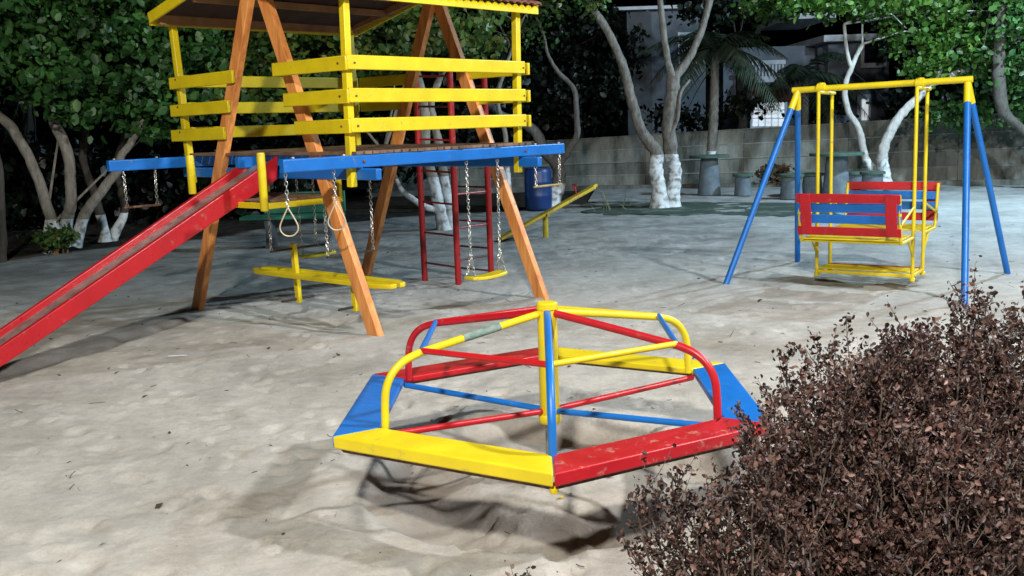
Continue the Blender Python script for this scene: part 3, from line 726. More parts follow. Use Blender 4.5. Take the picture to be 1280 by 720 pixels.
# ================================================================== GREEN BENCH
gb = empty('park_bench', (-2.95, 14.2, -.06), -.03, 'green painted concrete park bench with solid back, left of the hanging chains', 'bench')
mb = MB(); mb.bar((-.80, -.16, .48), (.62, -.16, .48), .36, .05); mb.build('seat', GRN, gb, bevel=.01)
mb = MB(); mb.bar((-.55, .06, .66), (.62, .06, .66), .05, .30); mb.build('backrest', GRN, gb, bevel=.01)
for x in (-.42, .42):
    mb = MB(); vs = [(x - .05, -.34, 0), (x + .05, -.34, 0), (x + .05, .10, 0), (x - .05, .10, 0), (x - .05, -.30, .455), (x + .05, -.30, .455), (x + .05, .02, .455), (x - .05, .02, .455), (x - .05, -.22, .2), (x + .05, -.22, .2), (x + .05, .0, .2), (x - .05, .0, .2)]
    mb.add(vs, [(3, 2, 1, 0), (0, 1, 9, 8), (1, 2, 10, 9), (2, 3, 11, 10), (3, 0, 8, 11), (8, 9, 5, 4), (9, 10, 6, 5), (10, 11, 7, 6), (11, 8, 4, 7), (4, 5, 6, 7)]); mb.build('leg', CONC, gb, bevel=.01)

# ================================================================== CONCRETE TABLES AND STOOLS on the pad
pad = MB(); P = [gp(1330, 232), gp(1300, 246), gp(1000, 250), gp(735, 249), gp(745, 241), gp(1000, 236)]
P = [gp(735, 251, .03), gp(1075, 253, .03), gp(1100, 228, .03), gp(745, 235, .03)]
pad.prism([(p.x, p.y, 0) for p in P], -.06, .035)
tag(pad.build('concrete_pad', noisy('pad_concrete', (.20, .21, .21), (.38, .40, .40), scale=2.5, rough=.9, bump=.2), bevel=.01), kind='structure')
Q = [gp(733, 266, .02), gp(1072, 271, .02), gp(1075, 253, .02), gp(735, 251, .02)]
gbn = MB(); Q2 = []
for i in range(4):
    for k in range(24):
        q = Q[i].lerp(Q[(i + 1) % 4], k / 24); amp = 0 if i == 2 else .35
        Q2.append((q.x + amp * noise.noise(q * 1.7) + (amp * noise.noise(q * 5) * .4), q.y + amp * noise.noise(q * 1.7 + Vector((9, 0, 0))), 0))
gbn.prism(Q2, -.06, .018)
tag(gbn.build('green_path', noisy('green_floor_paint', (.03, .06, .046), (.20, .22, .20), scale=2.2, rough=.9, bump=.3, pos=(.50, .72)), bevel=.01), kind='structure')
def pedestal(name, px, pyb, htop, r0, r1, rd, label, group):
    p = gp(px, pyb, .05); t = empty(name, (p.x, p.y, .05), 0, label, 'stool' if 'stool' in name else 'table', group)
    mb = MB(); mb.lathe([(r0, 0), (r0, .01), (r1, htop - .06), (r1, htop - .05)], n=28); mb.build('pedestal', CONC, t, smooth=True)
    mb = MB(); mb.lathe([(rd - .02, htop - .055), (rd, htop - .05), (rd, htop - .01), (rd - .01, htop)], n=36); mb.build('top' , CTOP, t, smooth=True)
pedestal('stone_table', 886.5, 243, .80, .235, .17, .40, 'round concrete table standing against the palm trunk', 'round concrete tables')
pedestal('stone_table', 1045, 245, .82, .26, .19, .50, 'round concrete table seen between the yellow swing rods', 'round concrete tables')
pedestal('stone_stool', 928.5, 244, .43, .17, .145, .20, 'round concrete stool standing alone right of the palm tree table', 'round concrete stools')
pedestal('stone_stool', 989, 248, .46, .21, .18, .235, 'round concrete stool just left of the blue swing leg', 'round concrete stools')
pedestal('stone_stool', 1015, 244, .43, .20, .17, .22, 'round concrete stool just right of the blue swing leg', 'round concrete stools')
pedestal('stone_stool', 1069, 238, .38, .20, .17, .22, 'far round concrete stool right of the second table, partly hidden', 'round concrete stools')
pedestal('stone_stool', 1090, 243, .44, .20, .19, .235, 'nearer rightmost round concrete stool in front of the white forked tree', 'round concrete stools')

# ================================================================== BOUNDARY WALL
mt, nt, b = new_mat('stained_wall'); Lk = nt.links.new
tc = N(nt, 'ShaderNodeTexCoord'); mp = N(nt, 'ShaderNodeMapping'); mp.inputs['Scale'].default_value = (1.1, 1.1, .28); Lk(tc.outputs['Object'], mp.inputs[0])
n1 = N(nt, 'ShaderNodeTexNoise', Scale=1.9, Detail=10, Roughness=.74); Lk(mp.outputs[0], n1.inputs['Vector'])
r1 = ramp(nt, n1.outputs[0], [(.34, (.06, .064, .056)), (.5, (.19, .20, .175)), (.68, (.30, .315, .28))]); oi = N(nt, 'ShaderNodeObjectInfo'); om = N(nt, 'ShaderNodeMapRange'); om.inputs[3].default_value = .62; om.inputs[4].default_value = 1.15; Lk(oi.outputs['Random'], om.inputs[0])
ox = N(nt, 'ShaderNodeMix', data_type='RGBA', blend_type='MULTIPLY'); ox.inputs[0].default_value = 1; Lk(r1.outputs[0], ox.inputs[6]); Lk(om.outputs[0], ox.inputs[7]); Lk(ox.outputs[2], b.inputs['Base Color']); b.inputs['Roughness'].default_value = .95
n2 = N(nt, 'ShaderNodeTexNoise', Scale=30, Detail=5); Lk(tc.outputs['Object'], n2.inputs['Vector']); bp = N(nt, 'ShaderNodeBump', Strength=.4, Distance=.02); Lk(n2.outputs[0], bp.inputs['Height']); Lk(bp.outputs[0], b.inputs['Normal'])
WALLM = mt
JOINT = noisy('mortar', (.17, .18, .175), (.32, .345, .33), scale=4, rough=.9)
wa = empty('boundary_wall', (0, 0, 0), 0, 'stained grey concrete panel wall running along the back of the playground', 'wall')
def wp(x): return Vector((x, 25.1 - .30 * x + .0 * x, 0)) if x > 1 else Vector((x, 24.8, 0))
def wtop(x): return 1.13 + .032 * max(x, 0)
xs_ = [-3.5, -1.2, 1.1, 3.3, 5.5, 7.7, 9.9, 12.1, 14.3, 16.5]
for i in range(len(xs_) - 1):
    a, b_ = wp(xs_[i]), wp(xs_[i + 1]); za, zb = wtop(xs_[i]), wtop(xs_[i + 1]); d = (b_ - a).normalized(); nn = Vector((d.y, -d.x, 0))
    for k in range(4):
        f0, f1 = k / 4, (k + 1) / 4; ins = .012 * (k % 2)
        mb = MB(); g = .008
        vs = []
        for p, zt in ((a + d * .004, za), (b_ - d * .004, zb)):
            for off in (.07 - ins, -.07): vs += [p + nn * off + Vector((0, 0, zt * f0 + g)), p + nn * off + Vector((0, 0, zt * f1 - g))]
        mb.add(vs, [(0, 1, 5, 4), (2, 6, 7, 3), (1, 3, 7, 5), (0, 4, 6, 2), (0, 2, 3, 1), (4, 5, 7, 6)])
        mb.build('panel', WALLM, wa)
for k in range(1, 5):
    mb = MB(); vs = []; fs = []
    for i, x in enumerate(xs_):
        p = wp(x); z = wtop(x) * k / 4 + (.0 if k < 4 else .005)
        if i == 0 or i == len(xs_) - 1: d = Vector((1, -.2, 0)).normalized()
        else: d = (wp(xs_[i + 1]) - wp(xs_[i - 1])).normalized()
        nn = Vector((d.y, -d.x, 0))
        for off, dz in ((.082, -.010), (.082, .010), (-.06, .010), (-.06, -.010)): vs.append(p + nn * off + Vector((0, 0, z + dz)))
    for i in range(len(xs_) - 1):
        a = i * 4
        for j in range(4): fs.append((a + j, a + (j + 1) % 4, a + 4 + (j + 1) % 4, a + 4 + j))
    mb.add(vs, fs); mb.build('joint' if k < 4 else 'coping', JOINT if k < 4 else WALLM, wa)
# low kerb at the foot of the wall
kb = MB(); 
kb.bar(wp(-3.4) + Vector((0, -1.0, .04)), wp(1.1) + Vector((0, -1.0, .04)), .12, .16); kb.bar(wp(1.1) + Vector((-.0, -1.0, .04)), wp(16) + Vector((-.3, -1.0, .04)), .12, .16)
tag(kb.build('garden_kerb', WALLM, bevel=.01), 'low stained concrete kerb along the foot of the boundary wall', 'kerb')

# ================================================================== TREES
LEAF_DK = leafmat('dark_leaf', [(.020, .070, .017), (.045, .135, .032), (.09, .21, .045)], trans=.3, scale=1.3)
LEAF_MD = leafmat('mid_leaf', [(.03, .085, .018), (.06, .15, .03), (.11, .19, .04), (.15, .16, .04)], trans=.3, scale=1.0)
LEAF_BR = leafmat('bright_leaf', [(.03, .09, .014), (.065, .17, .026), (.14, .27, .045)], trans=.4, scale=.9)
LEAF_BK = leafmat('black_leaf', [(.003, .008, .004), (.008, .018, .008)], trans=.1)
def tree(name, label, stems, zw, lobes, nclump, per, size, spread, leaf, barkc=((.13, .125, .105), (.32, .30, .26)), base=None, group=None, twigs=5, flip=None):
    """stems: list of (list of (px,py,y), radii); lobes in pixel terms; whitewash up to zw"""
    st = [([at(*p) for p in pts], rad) for pts, rad in stems]
    b0 = st[0][0][0].copy(); b0.z = 0
    t = empty(name, b0, 0, label, 'tree', group)
    bm_ = barkmat('bark', barkc[0], barkc[1], zw)
    for i, (P, rad) in enumerate(st):
        Q = smooth_path(P, 7); rr_ = lerp_list(rad, len(Q))
        Q = [q + Vector((noise.noise(q * 3) * .02, noise.noise(q * 3 + Vector((9, 0, 0))) * .02, 0)) for q in Q]
        rr_ = [r * (1 + .12 * noise.noise(Vector((i, k * .6, 0)))) for k, r in enumerate(rr_)]
        if rad[0] > .06 and P[0].z < .35: rr_ = [r * (1 + .45 * math.exp(-k / 2.2)) for k, r in enumerate(rr_)]
        mb = MB(); mb.tube([q - b0 for q in smooth_path(Q, 3)], lerp_list(rr_, (len(Q) - 1) * 3 + 1), 22)
        cen = None; mb.v = [tuple(Vector(v_) + Vector((noise.noise(Vector(v_) * 7 + Vector((i * 5, 0, 0))), noise.noise(Vector(v_) * 7 + Vector((0, 31, 0))), 0)) * max(rad) * .10 + Vector((noise.noise(Vector(v_) * 22), noise.noise(Vector(v_) * 22 + Vector((7, 7, 7))), 0)) * max(rad) * .05) for v_ in mb.v]
        mb.build('trunk' if rad[0] > .06 or i == 0 else 'branch', bm_, t, smooth=True)
    if lobes:
        LB = [pxlobe(*l) for l in lobes]
        C = clumps(LB, nclump, per, spread)
        # limbs reaching into the crown
        tops = [P[-1] for P, r in st]
        mb = MB()
        for k in range(twigs):
            a = random.choice(tops); l = random.choice(LB); q = Vector(l[:3]) + Vector((random.uniform(-.7, .7) * l[3], random.uniform(-.7, .7) * l[4], random.uniform(-.6, .6) * l[5]))
            if (q - a).length > 3.2: continue
            mid = a.lerp(q, .5) + Vector((random.uniform(-.2, .2), random.uniform(-.2, .2), random.uniform(0, .3)))
            mb.tube([v - b0 for v in smooth_path([a, mid, q], 5)], lerp_list([.022, .014, .005], 11), 6)
        if mb.v: mb.build('limbs', bm_, t, smooth=True)
        leaf_mesh('crown', C, size, leaf, t, aspect=.62, org=b0)
    return t
D = 14.3
tree('tree', 'multi stemmed tree with whitewashed bases and broad dark leaves at the far left',
     [([(70, 308, D), (68, 285, D), (60, 262, D), (50, 230, D), (35, 195, D), (15, 160, D), (-15, 130, D), (-30, 80, D)], [.07, .075, .075, .072, .07, .07, .065, .05]),
      ([(80, 305, D + .2), (84, 275, D + .1), (89, 255, D), (88, 220, D), (82, 185, D), (66, 145, D), (62, 100, D), (80, 60, D)], [.08, .085, .08, .075, .075, .08, .07, .05]),
      ([(93, 306, D - .1), (103, 275, D - .1), (115, 255, D - .1), (135, 228, D), (148, 210, D), (150, 195, D), (162, 180, D + .1), (180, 150, D + .2)], [.08, .075, .07, .065, .062, .055, .05, .04]),
      ([(56, 318, D - .3), (62, 305, D - .2), (56, 290, D)], [.04, .035, .025])],
     .50, [(20, 40, 120, 85, D), (110, 80, 110, 75, D), (195, 125, 60, 55, D + .3), (60, -10, 160, 70, D), (215, 40, 70, 60, D + .4)], 560, 26, .118, .125, LEAF_DK)
tree('tree', 'slender dark tree with a whitewashed base just left of the slide',
     [([(131, 302, 15.3), (128, 275, 15.3), (122, 255, 15.3), (110, 220, 15.3), (104, 190, 15.3), (110, 150, 15.4)], [.075, .07, .065, .06, .06, .05]),
      ([(140, 300, 15.6), (155, 265, 15.6), (150, 235, 15.6), (146, 205, 15.6), (160, 150, 15.6)], [.07, .06, .05, .05, .04])],
     .47, [(235, 50, 60, 60, 15.6), (260, 110, 45, 40, 15.6), (160, 60, 60, 50, 15.6)], 150, 24, .135, .13, LEAF_DK, barkc=((.03, .026, .02), (.07, .06, .05)))
tree('tree', 'dark trunk at the left edge of the photo beside the playground sand',
     [([(0, 330, 13.4), (2, 290, 13.4), (0, 250, 13.4), (-4, 200, 13.4), (-20, 140, 13.5)], [.07, .06, .06, .055, .05])], -.2, [(-60, 60, 60, 60, 13.6)], 60, 22, .11, .15, LEAF_DK, barkc=((.03, .026, .02), (.07, .06, .05)))
D = 15.6
tree('tree', 'tree with two whitewashed leaning trunks seen through the red ladder frame',
     [([(556, 294, D), (552, 270, D), (545, 240, D), (536, 205, D), (531, 180, D), (530, 130, D), (520, 90, D), (505, 50, D)], [.10, .095, .09, .085, .08, .07, .06, .04]),
      ([(564, 290, D + .2), (562, 262, D + .2), (556, 230, D + .2), (552, 205, D + .2), (548, 180, D + .2), (540, 140, D + .2), (545, 110, D + .3), (570, 60, D + .3)], [.085, .08, .075, .07, .07, .055, .05, .035]),
      ([(546, 262, D), (530, 258, D - .1), (515, 248, D - .1), (503, 238, D), (495, 220, D), (480, 190, D)], [.05, .05, .045, .04, .03, .02])],
     .86, [(330, 110, 70, 40, D), (400, 75, 90, 50, D), (480, 50, 80, 40, D - .5), (580, 40, 50, 32, D - .8), (300, 60, 60, 60, D + .4), (430, 120, 50, 30, D + .2), (540, 5, 90, 35, D)], 400, 26, .108, .125, LEAF_MD)
D = 16.6
tree('tree', 'thin straight whitewashed trunk behind the orange leg, left of the barrel',
     [([(636, 258, D + 2), (635, 225, D + 2), (634, 200, D + 2), (630, 160, D + 2), (622, 120, D + 2), (640, 60, D + 2)], [.06, .055, .05, .045, .04, .03])], .95, [(640, 20, 40, 30, D + 2)], 22, 16, .09, .14, LEAF_DK)
D = 18.9
tree('tree', 'curved tree with whitewashed leaning base behind the barrel and a bare twisting branch',
     [([(685, 266, D), (694, 245, D), (699, 222, D), (696, 205, D), (682, 190, D), (668, 165, D), (650, 152, D), (628, 145, D), (600, 120, D)], [.16, .145, .13, .12, .11, .095, .085, .08, .06]),
      ([(700, 205, D), (712, 185, D - .1), (722, 165, D - .1), (720, 135, D - .1), (717, 110, D - .1), (700, 92, D - .1), (686, 70, D - .1), (680, 45, D - .1), (670, 20, D)], [.075, .065, .055, .05, .045, .04, .03, .025, .02])],
     .50, [(690, 10, 40, 18, D), (655, 45, 25, 30, D)], 40, 12, .09, .16, LEAF_DK, barkc=((.05, .048, .045), (.15, .145, .135)))
D = 18.2
tree('tree', 'big three limbed tree with a thick forked whitewashed base in the middle distance',
     [([(824, 261, D), (823, 235, D), (820, 210, D), (822, 192, D), (812, 178, D), (800, 160, D), (788, 120, D), (780, 85, D), (765, 50, D), (742, 12, D), (725, -25, D)], [.15, .13, .125, .12, .105, .095, .09, .08, .072, .065, .05]),
      ([(840, 261, D + .1), (842, 235, D + .1), (844, 210, D + .1), (838, 190, D + .05), (836, 150, D), (840, 118, D), (842, 95, D)], [.14, .12, .11, .13, .12, .13, .12]),
      ([(842, 100, D), (834, 72, D), (829, 40, D), (824, -10, D), (815, -60, D)], [.075, .062, .058, .05, .04]),
      ([(842, 100, D), (860, 75, D + .1), (874, 45, D + .1), (890, -8, D + .1), (905, -60, D)], [.08, .07, .062, .055, .04]),
      ([(836, 175, D - .05), (846, 150, D - .1), (850, 118, D - .1), (862, 100, D)], [.04, .035, .03, .02])],
     1.0, [(725, 0, 45, 16, D), (700, -15, 60, 22, D), (850, -50, 120, 35, D)], 90, 22, .10, .15, LEAF_MD, barkc=((.055, .05, .045), (.22, .21, .19)), twigs=0)
D = 20.3
tree('tree', 'forked tree with bright whitewashed base behind the right table and lit green crown',
     [([(1105, 232, D), (1105, 215, D), (1103, 192, D), (1110, 170, D), (1125, 145, D), (1145, 125, D), (1165, 105, D), (1195, 92, D), (1222, 82, D), (1240, 60, D), (1232, 38, D)], [.17, .12, .105, .095, .09, .085, .075, .065, .055, .045, .03]),
      ([(1098, 218, D + .2), (1086, 205, D + .2), (1080, 188, D + .2), (1073, 160, D + .2), (1060, 138, D + .2), (1056, 110, D + .2), (1064, 85, D + .2), (1078, 55, D + .2)], [.09, .08, .075, .065, .06, .055, .05, .04]),
      ([(1064, 85, D + .2), (1058, 60, D + .2), (1055, 30, D + .2)], [.045, .035, .03]),
      ([(1165, 105, D), (1180, 80, D), (1190, 60, D)], [.05, .035, .02])],
     .70, [(1000, 8, 70, 16, D), (1140, 35, 34, 40, D), (1168, 85, 40, 18, D), (1205, 60, 45, 30, D), (1225, 15, 60, 26, D), (1100, 2, 90, 20, D)], 215, 26, .115, .13, LEAF_BR, barkc=((.30, .29, .27), (.55, .54, .51)))
D = 19.6
tree('tree', 'dark tree with a leaning branch at the right edge of the photo',
     [([(1295, 200, D), (1285, 170, D), (1262, 148, D), (1252, 130, D), (1248, 80, D), (1252, 20, D), (1250, -40, D)], [.09, .08, .09, .12, .11, .10, .08])],
     -.5, [(1280, 20, 45, 50, D), (1240, 90, 35, 30, D + .4), (1290, 110, 30, 50, D + .5), (1200, 145, 40, 20, D + 1.2)], 170, 22, .12, .19, LEAF_DK, barkc=((.05, .048, .04), (.12, .115, .10)))
# canopy trees filling the dark behind
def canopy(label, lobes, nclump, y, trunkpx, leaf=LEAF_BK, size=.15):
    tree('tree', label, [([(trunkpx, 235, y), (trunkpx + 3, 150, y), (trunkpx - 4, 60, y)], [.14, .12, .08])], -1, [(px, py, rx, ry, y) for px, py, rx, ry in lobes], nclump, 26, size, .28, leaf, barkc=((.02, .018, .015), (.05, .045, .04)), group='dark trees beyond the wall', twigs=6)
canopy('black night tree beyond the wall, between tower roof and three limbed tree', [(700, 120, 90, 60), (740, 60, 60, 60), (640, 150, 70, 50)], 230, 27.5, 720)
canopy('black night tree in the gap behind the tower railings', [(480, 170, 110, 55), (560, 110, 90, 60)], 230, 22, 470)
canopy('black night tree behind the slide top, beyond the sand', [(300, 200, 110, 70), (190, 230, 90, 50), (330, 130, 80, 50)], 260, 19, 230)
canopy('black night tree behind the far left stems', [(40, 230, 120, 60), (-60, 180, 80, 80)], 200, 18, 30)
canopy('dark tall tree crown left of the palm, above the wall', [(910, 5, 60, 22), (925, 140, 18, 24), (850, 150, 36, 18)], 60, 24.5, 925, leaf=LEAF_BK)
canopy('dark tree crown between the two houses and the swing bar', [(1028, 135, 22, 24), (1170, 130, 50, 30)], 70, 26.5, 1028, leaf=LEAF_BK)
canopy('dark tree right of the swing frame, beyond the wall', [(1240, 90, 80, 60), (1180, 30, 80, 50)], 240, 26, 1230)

# low shrubs along the back
def shrub(label, px, py, y, rx, ry, n, leaf, size, cat='shrub'):
    c = at(px, py, y); b0 = Vector((c.x, c.y, 0)); t = empty('shrub', b0, 0, label, cat)
    k = y / FPX; C = clumps([(c.x, c.y, c.z, rx * k, rx * k, ry * k)], n, 18, .07); leaf_mesh('foliage', C, size, leaf, t, org=b0)
    mb = MB()
    for i in range(10):
        q = Vector((random.uniform(-.7, .7) * rx * k, random.uniform(-.7, .7) * rx * k, c.z + random.uniform(-.3, .6) * ry * k)); mb.tube([(q.x * .6, q.y * .6, 0), q * .7 + Vector((0, 0, .05)), q], [.012, .008, .003], 5)
    mb.build('stems', RAFT, t)
shrub('small green shrub growing at the foot of the multi stemmed left tree', 73, 297, 13.9, 21, 11, 45, LEAF_MD, .07)
shrub('low dry bush in front of the wall, left of the blue swing leg', 968, 216, 22.4, 22, 12, 50, leafmat('dry_bush', [(.10, .06, .035), (.2, .13, .08), (.05, .08, .03)]), .09)
# spiky dry plant near the pad
p = gp(765, 264); t = empty('spiky_plant', (p.x, p.y, 0), 0, 'few pale spiky leaves sprouting at the left end of the green path', 'plant')
mb = MB()
for i in range(16):
    a = random.uniform(0, 6.28); l = random.uniform(.15, .42); h = random.uniform(.1, .5)
    q0 = Vector((random.uniform(-.3, .3), random.uniform(-.1, .1), 0)); dn = Vector((math.cos(a), math.sin(a) * .5, 0)); w = Vector((-dn.y, dn.x, 0)) * .012
    mb.add([q0 - w, q0 + w, q0 + dn * l * .5 + Vector((0, 0, h * .8)) + w * .8, q0 + dn * l * .5 + Vector((0, 0, h * .8)) - w * .8, q0 + dn * l + Vector((0, 0, h))], [(0, 1, 2, 3), (3, 2, 4)])
mb.build('blades', noisy('pale_blade', (.12, .16, .07), (.32, .33, .2), scale=5), t)
# grassy weeds by the wall: one palm
def palm(label, px, pyb, pxt, pyt, y, nf, fl, leaf):
    a = at(px, pyb, y); b_ = at(pxt, pyt, y); b0 = Vector((a.x, a.y, 0)); t = empty('palm_tree', b0, 0, label, 'palm tree', 'palms')
    mb = MB(); n = 40; P = []; R = []
    for i in range(n + 1):
        f = i / n; P.append(Vector((0, 0, 0)).lerp(b_ - b0, f) + Vector((.05 * math.sin(f * 3), 0, 0))); R.append((.115 - .03 * f) * (1 + (.10 if i % 2 else -.04)))
    mb.tube(P, R, 14); mb.build('trunk', barkmat('palm_bark', (.08, .075, .065), (.25, .235, .21), .9), t, smooth=True)
    top = P[-1]
    for k in range(nf):
        az = k * 2.4 + random.uniform(-.3, .3); el = random.uniform(-.1, 1.1); mb = MB()
        d = Vector((math.cos(az), math.sin(az), 0)); L_ = fl * random.uniform(.8, 1.1); pts = []
        for i in range(15):
            f = i / 14; pts.append(top + d * (L_ * f * math.cos(el * (1 - f * .5))) + Vector((0, 0, L_ * (math.sin(el) * f - (1.0) * f * f * .75))))
        mb.tube(pts, lerp_list([.02, .004], 15), 5)
        for i in range(1, 15):
            for q in range(3):
                c = pts[i - 1].lerp(pts[i], q / 3); tdir = (pts[i] - pts[i - 1]).normalized(); sd_ = tdir.cross(Vector((0, 0, 1))).normalized(); f = (i + q / 3) / 15
                ll = .5 * math.sin(math.pi * min(1, f * .9 + .1)) + .08
                for s in (-1, 1):
                    e = c + (sd_ * s * .75 + tdir * .5 + Vector((0, 0, -.45 + random.uniform(-.15, .15)))) * ll; w = tdir * .016
                    mb.add([c - w, c + w, c.lerp(e, .5) + w * 1.1 + Vector((0, 0, .03)), c.lerp(e, .5) - w * 1.1 + Vector((0, 0, .03)), e], [(0, 1, 2, 3), (3, 2, 4)])
        mb.build('frond', leaf, t)
PALML = leafmat('palm_leaf', [(.03, .05, .03), (.06, .085, .055)], trans=.15)
palm('palm tree with ringed trunk behind the left concrete table', 885, 236, 893, 62, 22.3, 15, 1.7, PALML)
palm('dark palm with drooping fronds in front of the lit house', 1000, 225, 1006, 92, 26.0, 13, 1.7, PALML)

# ================================================================== HOUSES beyond the wall
hs = empty('house', (at(1000, 160, 32).x, 32, 0), 0, 'pale two storey house with white balustrade, tiled porch and lit window behind the right palms', 'house')
hx = hs.location.x
def hb(px0, py0, px1, py1, y, th=.2):
    a = at(px0, py0, y); b_ = at(px1, py1, y); return (Vector(((a.x + b_.x) / 2 - hx, y - 32 + th / 2, (a.z + b_.z) / 2)), abs(b_.x - a.x), abs(a.z - b_.z), th)
def hpart(name, px0, py0, px1, py1, y, th, mat, par=None):
    c, sx_, sz_, t_ = hb(px0, py0, px1, py1, y, th); mb = MB(); mb.box(c, sx_, t_, sz_); return mb.build(name, mat, par or hs)
w1 = MB(); c, sx_, sz_, _ = hb(1038, 48, 1112, 175, 32); top = c.z + sz_ / 2; w1.box(Vector((c.x, 2.2, top / 2)), sx_, 4, top); w1.build('wall', FENCEG, hs)
w2 = MB(); c, sx_, sz_, _ = hb(905, 60, 1038, 175, 33.5); w2.box(Vector((c.x, 3.2, (c.z + sz_ / 2) / 2)), sx_, 3.2, c.z + sz_ / 2); w2.build('wall', FENCEG, hs)
hpart('roof_edge', 1030, 44, 1120, 49, 31.6, 4.8, WHITEP); hpart('roof_edge', 985, 17, 1045, 22, 32.4, 4, WHITEP)
f = hpart('window', 1077, 48, 1108, 84, 31.93, .05, WHITEP); hpart('pane', 1081, 52, 1104, 78, 31.9, .02, GLASSD, f)
# balustrade
for i in range(9): hpart('baluster', 944 + i * 4.2, 80, 946 + i * 4.2, 96, 31.6, .06, WHITEP)
hpart('handrail', 940, 76, 982, 80, 31.55, .12, WHITEP); hpart('balcony_slab', 938, 96, 984, 102, 31.5, 1.2, WHITEP)
# porch roof of tiles
a, b_ = at(935, 128, 30.6), at(990, 126, 30.6); c2, d2 = at(988, 106, 32), at(938, 108, 32)
mb = MB(); H0 = Vector((hx, 32, 0)); vs = []
for i in range(25):
    f_ = i / 24; lo = a.lerp(b_, f_) - H0; hi = d2.lerp(c2, f_) - H0; dz = Vector((0, 0, .03 * (i % 2))); vs += [lo + dz, hi + dz, lo + dz - Vector((0, 0, .05)), hi + dz - Vector((0, 0, .05))]
mb.add(vs, [q for i in range(24) for q in ((i * 4, i * 4 + 4, i * 4 + 5, i * 4 + 1), (i * 4 + 2, i * 4 + 3, i * 4 + 7, i * 4 + 6))]); mb.build('porch_roof', TILE, hs)
f = hpart('window', 938, 124, 984, 160, 31.93, .05, WHITEP)
for i in range(5):
    for j in range(3): hpart('pane', 941 + i * 8.2, 128 + j * 10.5, 947.4 + i * 8.2, 136.5 + j * 10.5, 31.9, .02, LITG, f)
f = hpart('door', 1072, 118, 1088, 160, 31.93, .05, WHITEP); hpart('pane', 1078, 124, 1085, 150, 31.9, .02, LITG, f)
hs2 = empty('house', (at(830, 160, 30).x, 30, 0), 0, 'unlit grey building corner with a flat roof edge behind the three limbed tree', 'house')
hx = hs2.location.x
c = at(783, 14, 30); d_ = at(882, 14, 30)
mb = MB(); mb.box(((c.x + d_.x) / 2 - hx + .35, 2, c.z / 2), d_.x - c.x - .7, 4, c.z); mb.build('wall', noisy('grey_render', (.10, .115, .14), (.17, .19, .22), scale=1.2, rough=.9), hs2)
mb = MB(); mb.box((c.x - hx + .36, 1.97, c.z / 2 - .01), .72, 4.06, c.z - .02); mb.build('corner_pier', DARKW, hs2)
mb = MB(); mb.box(((c.x + d_.x) / 2 - hx - .1, 1.9, c.z + .04), d_.x - c.x + .6, 4.6, .09); mb.build('roof_slab', WHITEP, hs2)
wf = MB(); q = at(862, 60, 30); wf.box((q.x - hx, -.02, q.z), .7, .06, .9); wf = wf.build('window', WHITEP, hs2); g = MB(); g.box((q.x - hx, -.06, q.z), .58, .03, .78); g.build('pane', GLASSD, wf)

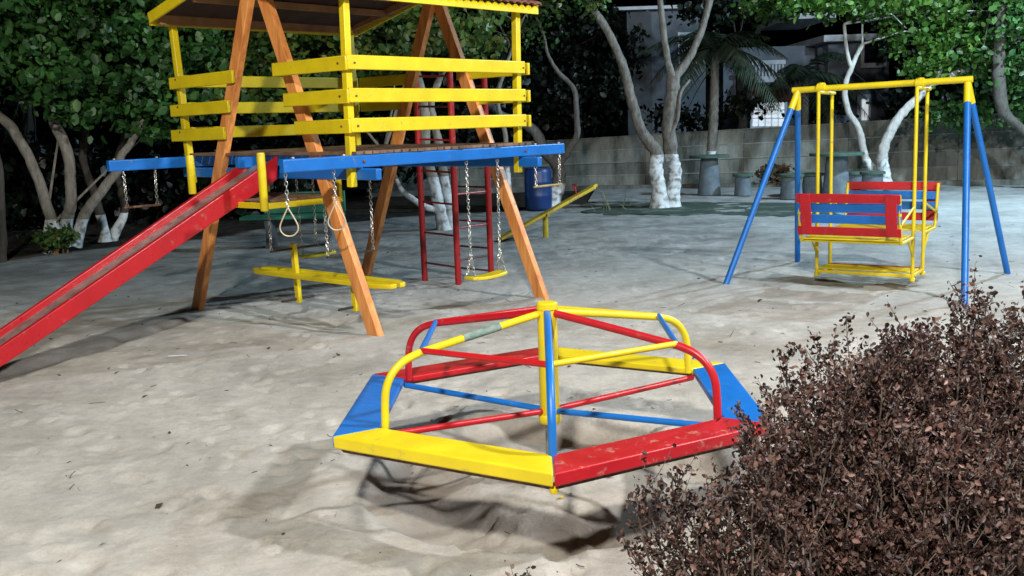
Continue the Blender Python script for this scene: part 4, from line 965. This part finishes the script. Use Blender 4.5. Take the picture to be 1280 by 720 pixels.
# ================================================================== BROWN FOREGROUND HEDGE
BR = leafmat('brown_leaf', [(.014, .006, .006), (.040, .017, .014), (.082, .037, .030), (.22, .125, .10)], rough=.5, trans=.12, scale=4.5)
BST = noisy('shrub_bark', (.05, .035, .028), (.16, .12, .10), scale=30, rough=.8)
def brown_shrub(label, bc, H, rx, ry, nstem, leafn, seed, tilt=(0, 0), zlow=.25):
    r = random.Random(seed); b0 = Vector((bc[0], bc[1], 0)); t = empty('shrub', b0, 0, label, 'shrub', 'dry brown hedge shrubs')
    mb = MB(); L_ = []
    for i in range(nstem):
        a = r.uniform(0, 2 * math.pi); q = math.sqrt(r.random()); hx_, hy_ = q * math.cos(a), q * math.sin(a)
        h = H * (1 - .30 * q ** 2.5) * (r.uniform(.55, 1.0) if r.random() < .85 else r.uniform(1.0, 1.1))
        tip = Vector((hx_ * rx + tilt[0] * h, hy_ * ry + tilt[1] * h, h)); base = Vector((hx_ * rx * .28, hy_ * ry * .28, -.02))
        mid = base.lerp(tip, .5) + Vector((hx_ * rx * .12, hy_ * ry * .12, r.uniform(-.02, .05)))
        P = smooth_path([base, mid + Vector((r.uniform(-.04, .04), r.uniform(-.04, .04), 0)), tip], 6)
        P = [p_ + Vector((r.uniform(-.006, .006), r.uniform(-.006, .006), 0)) for p_ in P]
        mb.tube(P, lerp_list([.0055, .0038, .0016], len(P)), 5)
        # leaves sit in tight knobby sprays round the upper stem and on short side shoots
        for k in range(3, len(P)):
            if P[k].z < zlow and r.random() < .75: continue
            for s_ in range(3):
                if r.random() < .22: continue
                az = r.uniform(0, 6.28); l = r.uniform(.025, .085); e = P[k] + Vector((math.cos(az) * l * .8, math.sin(az) * l * .8, l * r.uniform(.5, 1.4)))
                c_ = P[k].lerp(e, .5) + Vector((0, 0, -.006)); mb.tube([P[k], c_, e], [.0018, .0013, .0008], 3, cap=False)
                nl = r.randint(6, 15)
                for j in range(nl):
                    f_ = .25 + .8 * (j + 1) / nl; g_ = .0055 + .003 * f_; L_.append(P[k].lerp(e, f_) + Vector((r.gauss(0, g_), r.gauss(0, g_), r.gauss(0, g_))))
        for j in range(14): L_.append(tip + Vector((r.gauss(0, .008), r.gauss(0, .008), r.gauss(-.004, .018))))
    mb.build('stems', BST, t)
    leaf_mesh('foliage', np.array([tuple(v) for v in L_]), .0145, BR, t, aspect=.58, fold=1.1, updir=(0, 0, .6), jitter=.55)
    return t
brown_shrub('low left lobe of the dry brown hedge, behind the sparse outer sprays', (.97, 2.82), .88, .31, .32, 170, 0, 1)
brown_shrub('sparse leftmost shrub of the dry brown hedge, spilling toward the red seat', (.66, 2.52), .79, .39, .26, 60, 0, 2)
brown_shrub('tallest dry brown shrub at the right, reaching the foot of the blue swing leg', (1.42, 3.0), .955, .36, .38, 250, 0, 3)
brown_shrub('upright dry brown shrub between the low left lobe and the tallest one', (1.19, 2.88), .89, .24, .30, 120, 0, 9)
brown_shrub('front shrub of the dry brown hedge at the bottom right, darkest inside', (1.10, 2.42), .74, .30, .26, 170, 0, 12)
brown_shrub('sprig of a small brown shrub peeping over the bottom edge of the photo', (.02, 2.62), .285, .15, .10, 26, 0, 4, zlow=.1)

# ================================================================== NIGHT LIGHTING
w = bpy.data.worlds.new('World'); sc.world = w; w.use_nodes = True; nt = w.node_tree
sky = nt.nodes.new('ShaderNodeTexSky'); sky.sky_type = 'NISHITA'; sky.sun_disc = False; sky.sun_elevation = math.radians(-6); sky.sun_rotation = math.radians(200)
bg = nt.nodes['Background']; bg.inputs[1].default_value = .05; nt.links.new(sky.outputs[0], bg.inputs[0])
def lamp(loc, power, color, radius=.16, name='street_light_lamp'):
    l = bpy.data.lights.new(name, 'POINT'); l.energy = power; l.color = color; l.shadow_soft_size = radius
    o = bpy.data.objects.new(name, l); col.objects.link(o); o.location = loc; return o
lamp((6.4, 3.0, 6.4), 3200, (.97, .98, 1.0), .20)
lamp((-.9, -2.9, 6.4), 4500, (1.0, .965, .88), .24)
lamp((9.8, 14.8, 6.2), 4100, (.60, .83, 1.0), .2)
